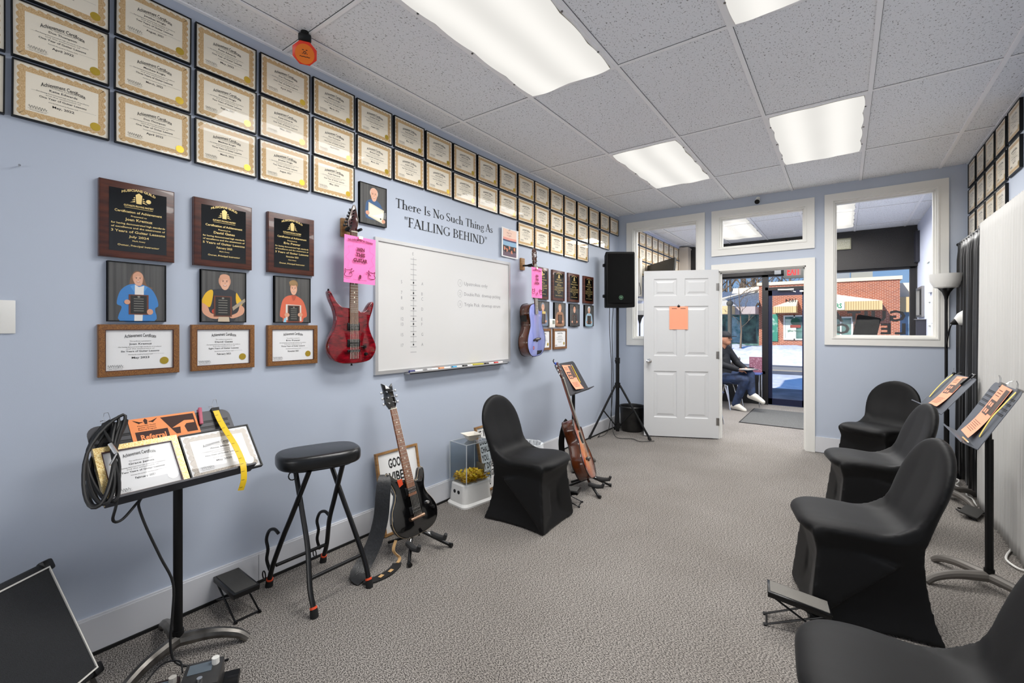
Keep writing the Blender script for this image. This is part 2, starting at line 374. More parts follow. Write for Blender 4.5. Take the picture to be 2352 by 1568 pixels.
# open six-panel door, hinged at the left jamb, swung into the room
def panel_door():
    W, Hh, TH = .868, 2.03, .035
    ang = math.degrees(math.atan2(5.518 - 5.893, -2.015 + 1.222))
    r = struct(bpy.data.objects.new('door_1', None)); COL.objects.link(r)
    r.matrix_world = T(-1.222, 5.893, .012) @ RZ(ang)          # +x from hinge to free edge; -y side... room side is +y of local
    d = MB()
    px = [(.115, .39), (.478, .753)]; pz = [(.23, .80), (.985, 1.595), (1.72, 1.93)]
    xs_ = sorted({0, W} | {a for p in px for a in p}); zs_ = sorted({0, Hh} | {a for p in pz for a in p})
    for i in range(len(xs_) - 1):
        for j in range(len(zs_) - 1):
            a, b, c, e = xs_[i], xs_[i + 1], zs_[j], zs_[j + 1]
            if (a, b) in px and (c, e) in pz:
                for s in (-1, 1):
                    lv = [(0, .0175), (.012, .0075), (.028, .0075), (.05, .0145)]
                    for q in range(3):
                        (i0, y0), (i1, y1) = lv[q], lv[q + 1]
                        A = [(a + i0, s * y0, c + i0), (b - i0, s * y0, c + i0), (b - i0, s * y0, e - i0), (a + i0, s * y0, e - i0)]
                        B = [(a + i1, s * y1, c + i1), (b - i1, s * y1, c + i1), (b - i1, s * y1, e - i1), (a + i1, s * y1, e - i1)]
                        for k in range(4): d.quad(A[k], A[(k + 1) % 4], B[(k + 1) % 4], B[k])
                    d.quad(*B)
            else: d.bb((a, -TH / 2, c), (b, TH / 2, e))
    d.build('door_leaf', mat('white_door_paint', 'd0d1d2', .35), r, ang=20)
    k = MB()
    for s in (-1, 1):
        k.lathe([(0, 0), (.032, 0), (.032, .006), (.012, .010), (.011, .035), (.024, .042), (.028, .055), (.024, .066), (0, .07)], 20, 0, T(W - .06, s * TH / 2, .92) @ RX(-90 * s))
    k.bb((W - .0005, -.012, .89), (W + .001, .012, .95))
    k.build('door_knob', m_chrome, r)
    h = MB()
    for z in (.2, 1.0, 1.82): h.cyl((0, .02, z - .045), (0, .02, z + .045), .006); h.bb((0, .0175, z - .045), (.03, .019, z + .045))
    h.build('hinge', m_steel, r)
    return r
door = panel_door()
# orange price list hung on the door with a black clip
Md = door.matrix_world @ basis((-1, 0, 0), (0, 0, 1), (0, 1, 0), (.46, .0185, 1.45))
# ================================================================== CEILING LIGHTS
m_lens = mat('lit_fabric_light_cover', 'f1efe6', .8)
n = m_lens.node_tree.nodes; l = m_lens.node_tree.links; bs = n['Principled BSDF']
t_ = n.new('ShaderNodeTexCoord'); sx = n.new('ShaderNodeSeparateXYZ'); l.new(t_.outputs['Object'], sx.inputs[0])
wv = n.new('ShaderNodeMath'); wv.operation = 'MULTIPLY'; wv.inputs[1].default_value = 2 * PI / .27; l.new(sx.outputs['X'], wv.inputs[0])
cs_ = n.new('ShaderNodeMath'); cs_.operation = 'COSINE'; l.new(wv.outputs[0], cs_.inputs[0])
ms = n.new('ShaderNodeMapRange'); ms.inputs[1].default_value = -1; ms.inputs[2].default_value = 1; ms.inputs[3].default_value = .93; ms.inputs[4].default_value = .76; l.new(cs_.outputs[0], ms.inputs[0])
l.new(ms.outputs[0], bs.inputs['Emission Strength']); bs.inputs['Emission Color'].default_value = (1, .975, .92, 1); bs.inputs['Base Color'].default_value = (.05, .05, .05, 1)
m_edge = mat('cream_cover_edge', 'c9c2b0', .6)
def ceiling_light(x0, y0, label, seed, lamp=1.0):
    rnd = random.Random(seed); W, D = .59, 1.20
    r = thing('ceiling_light', label, 'ceiling light', T(x0 + .3015, y0 + .608, HC), 'fabric covered ceiling lights')
    MB().ring(-W / 2, -D / 2, W / 2, D / 2, .02, -.012, -.003).build('frame', m_tbar, r, ang=0)
    nx, ny = 14, 24; v = []; f = []
    wob = lambda t, k: .010 * (abs(math.sin(t * k)) ** 1.0)
    for j in range(ny + 1):
        for i in range(nx + 1):
            u, w = i / nx, j / ny; ex = min(u, 1 - u); ey = min(w, 1 - w)
            sag = .020 * min(1, ex * 7) * min(1, ey * 9) + .006 * math.sin(u * 9 + seed) * math.sin(w * 14)
            X = (u - .5) * (W - .05); Y = (w - .5) * (D - .035)
            if i in (0, nx): X += math.copysign(wob(w, 4 * PI), u - .5)
            if j in (0, ny): Y += math.copysign(wob(u, 2 * PI), w - .5)
            v.append((X, Y, -.014 - max(0, sag)))
    for j in range(ny):
        for i in range(nx):
            a = j * (nx + 1) + i; f.append((a, a + nx + 1, a + nx + 2, a + 1))
    MB().add(v, f).build('diffuser', m_lens, r, ang=80)
    b = MB()
    for i0, i1, ax in ((0, 0, 0), (nx, nx, 0), (0, 0, 1), (ny, ny, 1)):
        ids = [j * (nx + 1) + i0 for j in range(ny + 1)] if ax == 0 else [i0 * (nx + 1) + i for i in range(nx + 1)]
        for a, c in zip(ids, ids[1:]):
            A, B = v[a], v[c]; b.quad(A, B, (B[0], B[1], -.003), (A[0], A[1], -.003))
    b.build('cover_edge', m_edge, r, ang=80)
    s = MB()
    for t in (-.33, .0, .33):
        for sgn in (-1, 1): s.cyl((sgn * (W / 2 - .012), t * D, -.016), (sgn * (W / 2 - .012), t * D, -.010), .006, n=8)
    s.build('magnet', m_dsteel, r)
    if lamp:
        d = bpy.data.lights.new('ceiling_lamp', 'AREA'); d.shape = 'RECTANGLE'; d.size = .50; d.size_y = 1.1; d.energy = LAMP_POWER * lamp; d.color = (1, .985, .96); d.spread = LAMP_SPREAD
        o = bpy.data.objects.new('ceiling_lamp', d); COL.objects.link(o); o.location = (x0 + .3015, y0 + .608, HC - .045)
    return r
G = lambda k: GY[0] + 1.216 * k
for i, (x, k, lb) in enumerate([
        (GX[1], 3, 'large lit ceiling light nearest the wall lettering, cut by the top of the picture'),
        (GX[3], 3, 'lit ceiling light whose corner just shows above the middle of the room'),
        (GX[1], 5, 'lit ceiling light near the door end, closer to the blue wall of certificates'),
        (GX[3], 5, 'lit ceiling light near the door end, closer to the curtains'),
        (GX[1], 7, 'lobby ceiling light seen through the transom, nearer pane'),
        (GX[1], 8, 'lobby ceiling light seen through the transom, farther one'),
        (GX[3], 7, 'lobby ceiling light seen at the corner of the large interior window'),
        (GX[3], 8, 'lobby ceiling light seen below the first in the large interior window')]):
    ceiling_light(x, G(k), lb, i, 1.2 if k > 6 else 1.0)

# red-orange octagonal sign on a black ceiling bracket
def ceiling_sign():
    c = Vector((-2.25, 1.265, 2.765)); d = (Vector((0, 0, 1.35)) - c).normalized(); xr = Vector((-d.y, d.x, 0)).normalized(); yu = d.cross(xr) * 1
    if yu.z < 0: yu = -yu; xr = -xr
    M = basis(xr, yu, xr.cross(yu), c); zf = 1 if xr.cross(yu).dot(d) > 0 else -1
    r = thing('octagonal_sign', 'orange octagonal sign with a grinning face hanging from the ceiling', 'sign', M)
    o8 = [(.062 * math.cos(PI / 8 + k * PI / 4), .058 * math.sin(PI / 8 + k * PI / 4)) for k in range(8)]
    MB().prism(o8, -.025, .012, bev=.004).build('casing', mat('red_orange_plastic', 'e8371a', .3), r)
    f = MB().disc(0, -.004, .046, .0126, 0)
    for t, y in (('- -', .016), ('.o.', .004), ('~~~', -.016)): f.text(t, .028, 0, y - .008, .013, 1, bold=.02)
    f.build('face', [mat('orange_lens', 'f07a16', .3), m_brownink], r, ang=0)
    MB().rbox((0, .068, -.03), (.062, .04, .055), .008).cyl((0, .07, -.03), (0, .098, -.045), .02).build('bracket', m_black, r)
ceiling_sign()

# small bullet camera over the transom
r = thing('security_camera', 'small white security camera with black front above the transom window', 'camera', BW(-.80, 2.80, YB) )
MB().cyl((0, .03, 0), (0, .03, .012), .022).cyl((0, .03, .01), (0, .0, .03), .008).build('mount', m_white, r)
MB().cyl((0, .012, .02), (0, -.02, .075), .024, .027, 20).build('body', m_white, r)
MB().cyl((0, -.0205, .0755), (0, -.024, .083), .027, .025, 20).build('lens_front', m_black, r)
# ================================================================== WALL ART
random.seed(3)
CW, CH = .278, .216
def cert_sheet(w, h, lines, margin=.011, bw=.020, scal=True, white=False):
    """certificate print, origin at its centre: paper, scalloped border, lines of lettering"""
    p = MB(); x, y = w / 2, h / 2
    p.rect(-x, -y, x, y, 0, 0)
    ix, iy = x - margin - bw, y - margin - bw
    N = 9; M_ = 7
    def edge(n_, a):  # scallop offsets
        return [(.5 + .5 * math.cos(2 * PI * n_ * q / (n_ * 8))) for q in range(n_ * 8 + 1)]
    if scal:
        top = []
        for (ax, n_) in ((0, 10), (1, 7), (2, 10), (3, 7)):
            L = n_ * 8
            for q in range(L):
                t = q / L; amp = .007 * abs(math.sin(PI * n_ * t)) + (.0025 if 0 else 0)
                ox, oy = x - margin - .004 + amp, y - margin - .004 + amp
                top.append([(-ox + 2 * (x - margin) * t * 1.0, oy), (x - margin - .004 + amp, y - margin - 2 * (y - margin) * t), (x - margin - 2 * (x - margin) * t, -oy), (-ox, -(y - margin) + 2 * (y - margin) * t)][ax])
        for k in range(len(top)):
            a, b = top[k], top[(k + 1) % len(top)]
            cl = lambda q: (max(-ix, min(ix, q[0])), max(-iy, min(iy, q[1])))
            p.quad((*a, .0003), (*b, .0003), (*cl(b), .0003), (*cl(a), .0003), 1)
    p.text('Achievement Certificate', .021, 0, iy - .030, .0005, 2, bold=.012, fit=w * .47, bend=2.4 if scal else 1.6)
    for (t, s, yy, f) in lines: p.text(t, s, 0, yy, .0005, 2 if s > .0075 else 3, fit=f, bold=.015 if s > .008 else 0)
    p.rect(-w * .33, .0115, -w * .16, .0120, .0005, 3); p.rect(w * .17, -.019, w * .36, -.0185, .0005, 3)
    # signature scrawl and its line
    sg = [(-ix + .008 + .05 * q / 26, -iy + .019 + .006 * math.sin(q * 1.7) * (1 if q % 9 else 1.7), .0006) for q in range(27)]
    p.ribbon(sg, .0009, .0002, (0, 1, 0), 2)
    p.rect(-ix + .006, -iy + .011, -ix + .062, -iy + .0116, .0005, 3); p.text('Owner, Principal Instructor', .0055, -ix + .034, -iy + .005, .0005, 3, fit=.046)
    return p
VAR = [('Matthew Knight', 'Three Years of Guitar Lessons', 'March, 2022'), ('Don Thompson', 'One Year of Guitar Lessons', 'April 2022'), ('Katie Edwards', 'One Year of Guitar Lessons', 'May, 2022'), ('Jonathan Wright', 'Two Years of Guitar Lessons', 'August, 2021')]
def lines_for(v):
    return [('This certificate is presented to', .0065, .036, .075), (v[0], .011, .0225, .080), ('For having demonstrated high standards of excellence', .006, .011, .150), ('and the attainment of', .006, .003, .10), (v[1], .0098, -.009, .135), ('Awarded this month by Musicians Guild', .006, -.022, .085), (v[2], .012, -.038, .062)]
def cert_proto(v, label, M, name='framed_certificate', frame=m_black, wood=False, group=None):
    r = thing(name, label, 'certificate', M, group)
    MB().ring(-CW / 2, -CH / 2, CW / 2, CH / 2, .0042, 0, .019).bb((-CW / 2 + .002, -CH / 2 + .002, 0), (CW / 2 - .002, CH / 2 - .002, .008)).build('frame', frame, r, ang=0)
    s = cert_sheet(CW - .008, CH - .008, lines_for(v)).build('certificate_sheet', [m_paper, m_bord, m_ink, m_inkg], r, ang=0); s.location.z = .0125
    MB().disc(.095, -.066, .0165, 0, n=28).build('gold_seal', m_gold, r, ang=0).location.z = .0135
    MB().rect(-CW / 2 + .004, -CH / 2 + .004, CW / 2 - .004, CH / 2 - .004).build('glass', m_cglass, r, ang=0).location.z = .0165
    return r
CY = [.046 - .08, .267, .563, .858, 1.155, 1.453, 1.748, 2.044, 2.338, 2.633, 2.926, 3.219, 3.514, 3.802, 4.098, 4.394, 4.698, 4.998, 5.312, 5.611]
CY = [c + CW / 2 for c in CY]; CY[0] = .25 - CW / 2
RZ3 = {1: 2.700, 2: 2.470, 3: 2.243}
PROT = None
def place_cert(i, row, lab):
    global PROT
    jz = random.uniform(-.003, .003); M = LW(CY[i] + random.uniform(-.002, .002), RZ3[row] + jz) @ RZ(random.uniform(-.4, .4)); gl = 'black framed achievement certificates on the left wall'
    if PROT is None:
        PROT = [cert_proto(v, 'x', T(0, 0, -50 - k)) for k, v in enumerate(VAR)]
        for p in PROT: p['group'] = gl
    k = (i * 3 + row) % 4
    dup(PROT[k], M, lab, gl)
rowname = {1: 'top row', 2: 'second row', 3: 'third row'}
for i in range(1, 20): place_cert(i, 1, f'black-framed achievement certificate, {ORD[i]} in the top row of the left wall')
for i in range(0, 19): place_cert(i, 2, f'black-framed achievement certificate, {ORD[i + 1]} in the second row of the left wall' if i else 'black-framed achievement certificate cut by the picture edge, second row of the left wall')
for i in range(0, 6): place_cert(i, 3, f'black-framed achievement certificate, {ORD[i + 1]} in the third row, over the walnut plaques' if i else 'black-framed achievement certificate cut by the picture edge, third row of the left wall')
for q, i in enumerate(range(12, 17)): place_cert(i, 3, f'black-framed achievement certificate, {ORD[q + 1]} of five in the third row past the wall lettering')
# the same on the right wall, over the curtains
for row, z in ((1, 2.735), (2, 2.497), (3, 2.262)):
    for q, y in enumerate((5.722, 5.407, 5.103, 4.797, 4.472)):
        if (row, q) in ((3, 4),): continue
        dup(PROT[(q + row) % 4], RW(y, z), f'framed certificate over the curtains, {rowname[row]}, {ORD[q + 1]} from the room corner', 'framed certificates over the curtains')
# and on the lobby wall, seen through the interior window
for row, z in ((1, 2.700), (2, 2.470), (3, 2.243)):
    for q in range(10):
        y = 6.24 + .2875 * q
        if row == 3 and q > 3: continue
        dup(PROT[(q + 2 * row) % 4], LW(y, z), f'framed certificate on the lobby wall through the interior window, {rowname[row]}, {ORD[q + 1]} from the partition', 'framed certificates on the lobby wall')
for p in PROT:
    for ch in list(p.children): bpy.data.objects.remove(ch)
    bpy.data.objects.remove(p)

# walnut plaques
def guitar_crest(b, x, y, s, m):
    b.text('MUSICIANS GUILD', .016 * s, x, y + .036 * s, .0002, m, bold=.02, bend=4 / s)
    b.poly([(x - .010 * s, y - .022 * s), (x + .010 * s, y - .022 * s), (x + .013 * s, y + .020 * s), (x, y + .030 * s), (x - .013 * s, y + .020 * s)], .0002, m)
    for k in (-1, 1):
        for q in range(3): b.poly([(x + k * .014 * s, y - .015 * s + q * .009 * s), (x + k * (.034 - q * .006) * s, y - .020 * s + q * .012 * s), (x + k * .016 * s, y - .009 * s + q * .009 * s)][::k], .0002, m)
    b.text('GUITARISTS PROVING MASTERY', .0125 * s, x, y - .040 * s, .0002, m, bold=.02, fit=.115 * s); b.rect(x - .055 * s, y - .047 * s, x + .055 * s, y - .0455 * s, .0002, m)
def plaque(M, nm, yrs, date, label, h=.325):
    r = thing('award_plaque', label, 'plaque', M, 'walnut award plaques')
    w = .262; b = MB(); o = [(-w / 2, -h / 2), (w / 2, -h / 2), (w / 2, h / 2), (-w / 2, h / 2)]
    b.prism(o, 0, .020, bev=.0); b.prism([(x * .985, y * .988) for x, y in o], .018, .023, bev=.004); b.build('board', m_wood, r, ang=25)
    p = MB(); p.bb((-.100, -.133, .023), (.100, .133, .0242)); p.build('black_plate', m_plate, r, ang=0)
    t = MB(); guitar_crest(t, 0, .098, .9, 0)
    t.disc(.034, .095, .009, .0002, 0) if nm.startswith('J') else None
    for (s, sz, y, f) in (('Certification of Achievement', .014, .034, .165), ('Presented to', .009, .018, .055), (nm, .016, .000, .095), ('for having demonstrated high standards', .0105, -.018, .188), ('of excellence and the attainment of', .0105, -.033, .188), (yrs + ' Years of Guitar Lessons', .014, -.052, .188), (date, .013, -.072, .07), ('Mark Avery', .0085, -.088, .045), ('Owner, Principal Instructor', .011, -.110, .145)):
        t.text(s, sz, 0, y, 0, 0, bold=.02, fit=f)
    t.build('gold_lettering', m_goldt, r, ang=0).location.z = .0246
    return r
for y, n_, a, d, lb in ((.642, 'Joan Kremuz', '3', 'July 2024', 'walnut plaque with gold lettering, above the photo of the blue shirt'), (.981, 'David Gates', '5', 'February 2023', 'walnut plaque with gold lettering, above the photo of the yellow sleeves'), (1.325, 'Eric Power', '3', 'November 2023', 'walnut plaque with gold lettering, above the photo of the orange top')):
    plaque(LW(y, 1.808), n_, a, d, lb)
for y, n_, lb in ((3.925, 'Jim Ford', 'walnut plaque half hidden behind the pink flyer of the acoustic guitar'), (4.265, 'Al North', 'far walnut plaque, second from the hanging acoustic guitar'), (4.608, 'Bob West', 'far walnut plaque, third from the hanging acoustic guitar'), (4.980, 'Ray Lane', 'far walnut plaque, the one nearest the loudspeaker')):
    plaque(LW(y, 1.797), n_, '5', 'March 2021', lb)

# portrait photographs
SK = 'd9a183'
def photo(M, label, w, h, draw, group='portrait photos on the left wall'):
    r = thing('framed_photo', label, 'photo', M, group)
    MB().ring(-w / 2, -h / 2, w / 2, h / 2, .003, 0, .021).bb((-w / 2, -h / 2, 0), (w / 2, h / 2, .016)).build('frame', m_black, r, ang=0)
    b = MB(); ms = [mat('print_curtain_grey', '3a3938', .6, var=(60, '5e5d5b', (1, .02, 1), .2))]; idx = {}
    def c(col):
        if col not in idx: idx[col] = len(ms); ms.append(mat('print_' + col, col, .6))
        return idx[col]
    z = [.0167]
    def L(pts, col): z[0] += .00007; b.poly([(p[0] * w, p[1] * h) for p in pts], z[0], c(col))
    def E(x, y, rx, ry, col, n=22): z[0] += .00007; b.disc(x * w, y * h, rx * w, z[0], c(col), n, ry=ry * h)
    b.rect(-w / 2 + .004, -h / 2 + .004, w / 2 - .004, h / 2 - .004, .0166, 0)
    draw(L, E); b.build('print', ms, r, ang=0)
    MB().rect(-w / 2 + .004, -h / 2 + .004, w / 2 - .004, h / 2 - .004, .0195).build('glass', m_cglass, r, ang=0)
    return r
def sm(p): return spline(p, 4)
def face(E, L, x, y, s, smile='a8604f'):
    E(x, y, .088 * s, .105 * s, SK); E(x, y - .03 * s, .075 * s, .088 * s, 'e3b094')
    for k in (-1, 1): E(x + k * .034 * s, y + .014 * s, .011 * s, .007 * s, '3a2a22'); E(x + k * .034 * s, y + .030 * s, .018 * s, .004 * s, '6b4a38')
    L([(x - .008 * s, y - .022 * s), (x + .010 * s, y - .022 * s), (x + .003 * s, y + .012 * s)], 'c98d70'); E(x, y - .05 * s, .032 * s, .010 * s, smile); E(x, y - .047 * s, .024 * s, .005 * s, 'f4ece4')
def held_plaque(L, E, x, y, w, h):
    L([(x - w, y - h), (x + w, y - h), (x + w, y + h), (x - w, y + h)], '6a3a26'); L([(x - w * .82, y - h * .9), (x + w * .82, y - h * .9), (x + w * .82, y + h * .9), (x - w * .82, y + h * .9)], '22211f')
    for q in range(6): yy = y + h * (.55 - .24 * q); L([(x - w * .5, yy), (x + w * .5, yy), (x + w * .5, yy + h * .06), (x - w * .5, yy + h * .06)], '8d8a80')
    E(x, y + h * .78, w * .14, h * .09, '8d8a80')
def d1(L, E):
    L(sm([(-.14, .10), (-.12, .25), (-.05, .355), (.04, .355), (.10, .27), (.16, .12), (.26, .08), (.1, .0), (-.08, .02)]), '7d5b44')
    L(sm([(-.30, -.49), (-.27, -.26), (-.35, -.20), (-.30, .0), (-.18, .11), (-.05, .14), (.10, .13), (.24, .06), (.33, -.08), (.36, -.22), (.30, -.28), (.29, -.49)]), '3e82c4')
    L([(-.06, -.49), (.08, -.49), (.11, .12), (.02, .09), (-.05, .13)], 'e6e3df'); L([(-.05, .13), (-.13, .10), (-.06, .0)], '5a9ad6'); L([(.11, .12), (.17, .1), (.1, .0)], '5a9ad6')
    L(sm([(-.08, .30), (-.08, .20), (-.02, .12), (.06, .12), (.09, .22), (.08, .31), (.0, .35)]), SK); face(E, L, .005, .225, .95)
    held_plaque(L, E, .015, -.21, .17, .17); E(-.18, -.17, .05, .04, SK); E(.21, -.33, .055, .05, SK)
def d2(L, E):
    L(sm([(-.36, -.28), (-.48, -.18), (-.38, .02), (-.25, .12), (.0, .15), (.22, .12), (.36, -.02), (.42, -.2), (.3, -.28), (.2, -.49), (-.2, -.49)]), '2e3036')
    L(sm([(-.49, -.12), (-.40, .05), (-.28, .12), (-.24, .05), (-.30, -.20), (-.40, -.18)]), 'e8b81e'); L(sm([(.27, .08), (.33, .02), (.42, -.12), (.34, -.18), (.27, -.1)]), 'e8b81e')
    L(sm([(-.49, -.14), (-.36, -.2), (-.30, -.32), (-.15, -.36), (-.14, -.43), (-.3, -.42), (-.46, -.32)]), SK); L(sm([(.36, -.16), (.46, -.22), (.42, -.34), (.2, -.42), (.12, -.38), (.3, -.3)]), SK)
    L([(.18, -.20), (.20, -.27), (.49, -.08), (.47, -.02)], 'a99b86'); E(-.2, -.29, .07, .05, 'c8432a'); L([(-.12, -.36), (.1, -.36), (.12, -.49), (-.14, -.49)], 'cbb9a0')
    E(.01, .30, .135, .135, 'cf9a7e'); face(E, L, .015, .275, 1.25); E(.01, .385, .11, .05, SK); held_plaque(L, E, -.03, -.19, .20, .20)
def d3(L, E):
    L(sm([(-.36, -.34), (-.30, -.05), (-.18, .07), (.0, .10), (.18, .06), (.32, -.06), (.40, -.33), (.30, -.40), (.24, -.49), (-.24, -.49), (-.28, -.4)]), 'd9694a')
    E(.02, .34, .12, .10, '8a6a44'); face(E, L, .02, .24, 1.1); E(.0, .37, .11, .055, '9a7a50'); L([(-.05, .11), (.1, .1), (.05, .0), (.0, -.02)], 'b8543a')
    L([(-.21, -.44), (.24, -.46), (.23, -.11), (-.20, -.10)], 'd8d3ca'); held_plaque(L, E, .02, -.30, .17, .18); E(-.17, -.33, .07, .045, SK); E(.2, -.32, .07, .045, SK)
    L([(-.27, -.49), (-.19, -.49), (-.19, -.40), (-.25, -.40)], '8fc7de')
def d4(L, E):
    L(sm([(-.30, -.30), (-.28, .0), (-.18, .10), (.0, .14), (.2, .10), (.34, -.05), (.38, -.3), (.2, -.36), (-.2, -.36)]), '3d5d86')
    E(.02, .30, .15, .13, 'e0c9b8'); face(E, L, .02, .25, 1.35); E(.02, .355, .13, .06, 'e2b097')
    L([(-.20, -.30), (.36, -.42), (.40, -.08), (-.18, .05)], 'd9d3ba'); L([(-.16, -.27), (.33, -.38), (.36, -.11), (-.14, .01)], 'e8e4d2'); E(.27, -.31, .03, .02, '4a4a2a'); E(-.22, -.22, .07, .05, SK); E(.38, -.36, .07, .05, SK)
def dg(skin, top, hair, extra=None):
    def f(L, E):
        L(sm([(-.36, -.49), (-.36, -.1), (-.25, .08), (0, .12), (.25, .08), (.36, -.1), (.36, -.49)]), top); E(.0, .3, .15, .15, hair); face(E, L, 0, .25, 1.3); held_plaque(L, E, 0, -.2, .2, .2); E(-.24, -.3, .07, .05, SK); E(.24, -.3, .07, .05, SK)
        if extra: extra(L, E)
    return f
for y, d, lb in ((.640, d1, 'framed photo of a long-haired person in a blue shirt holding a plaque'), (.983, d2, 'framed photo of a smiling person with yellow sleeves and a dark vest'), (1.333, d3, 'framed photo of a person in an orange pullover holding a plaque')):
    photo(LW(y, 1.502), lb, .204, .256, d)
photo(LW(1.872, 2.150), 'framed photo of a white-haired person in blue holding a certificate, above the red guitar', .210, .262, d4)
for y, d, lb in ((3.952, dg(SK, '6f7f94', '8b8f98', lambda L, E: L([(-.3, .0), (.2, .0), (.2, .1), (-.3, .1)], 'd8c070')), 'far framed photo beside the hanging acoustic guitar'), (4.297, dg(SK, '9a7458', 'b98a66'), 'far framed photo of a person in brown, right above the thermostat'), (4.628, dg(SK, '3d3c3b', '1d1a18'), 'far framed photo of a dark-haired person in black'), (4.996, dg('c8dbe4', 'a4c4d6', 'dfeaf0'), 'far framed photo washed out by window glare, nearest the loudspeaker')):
    photo(LW(y, 1.487), lb, .236, .256, d, 'far portrait photos on the left wall')

# certificates in golden wooden frames
def wood_cert(M, v, label, w=.281, h=.217, sealcol=m_gold):
    r = thing('wood_framed_certificate', label, 'certificate', M, 'certificates in golden wooden frames')
    MB().ring(-w / 2, -h / 2, w / 2, h / 2, .020, 0, .020).bb((-w / 2 + .002, -h / 2 + .002, 0), (w / 2 - .002, h / 2 - .002, .010)).ring(-w / 2 - .002, -h / 2 - .002, w / 2 + .002, h / 2 + .002, .004, 0, .018).ring(-w / 2 + .020, -h / 2 + .020, w / 2 - .020, h / 2 - .020, .003, .01, .018, 1).build('frame', [m_gwood, m_wood], r, ang=0)
    s = cert_sheet(w - .044, h - .044, lines_for(v), .0, .0, scal=False).build('certificate_sheet', [m_paperw, m_bord, m_ink, m_inkg], r, ang=0); s.location.z = .0115
    MB().disc(.086, -.052, .0165, 0, n=28).build('gold_seal', sealcol, r, ang=0).location.z = .0128
    MB().rect(-w / 2 + .02, -h / 2 + .02, w / 2 - .02, h / 2 - .02).build('glass', m_cglass, r, ang=0).location.z = .0150
    return r
for y, z, k, lb in ((.651, 1.251, 0, 'golden-framed certificate under the photo of the blue shirt'), (.984, 1.251, 1, 'golden-framed certificate under the photo of the yellow sleeves'), (1.337, 1.250, 2, 'golden-framed certificate under the photo of the orange top'), (3.968, 1.223, 3, 'golden-framed certificate half hidden by the hanging acoustic guitar'), (4.307, 1.223, 0, 'golden-framed certificate beside the hanging acoustic guitar, below the thermostat')):
    wood_cert(LW(y, z), (('Joan Kremuz', 'Six Years of Guitar Lessons', 'May 2023'), ('David Gates', 'Eight Years of Guitar Lessons', 'February 2023'), ('Eric Power', 'Three Years of Guitar Lessons', 'November 2023'), ('Jim Ford', 'Five Years of Guitar Lessons', 'June 2022'))[k], lb)

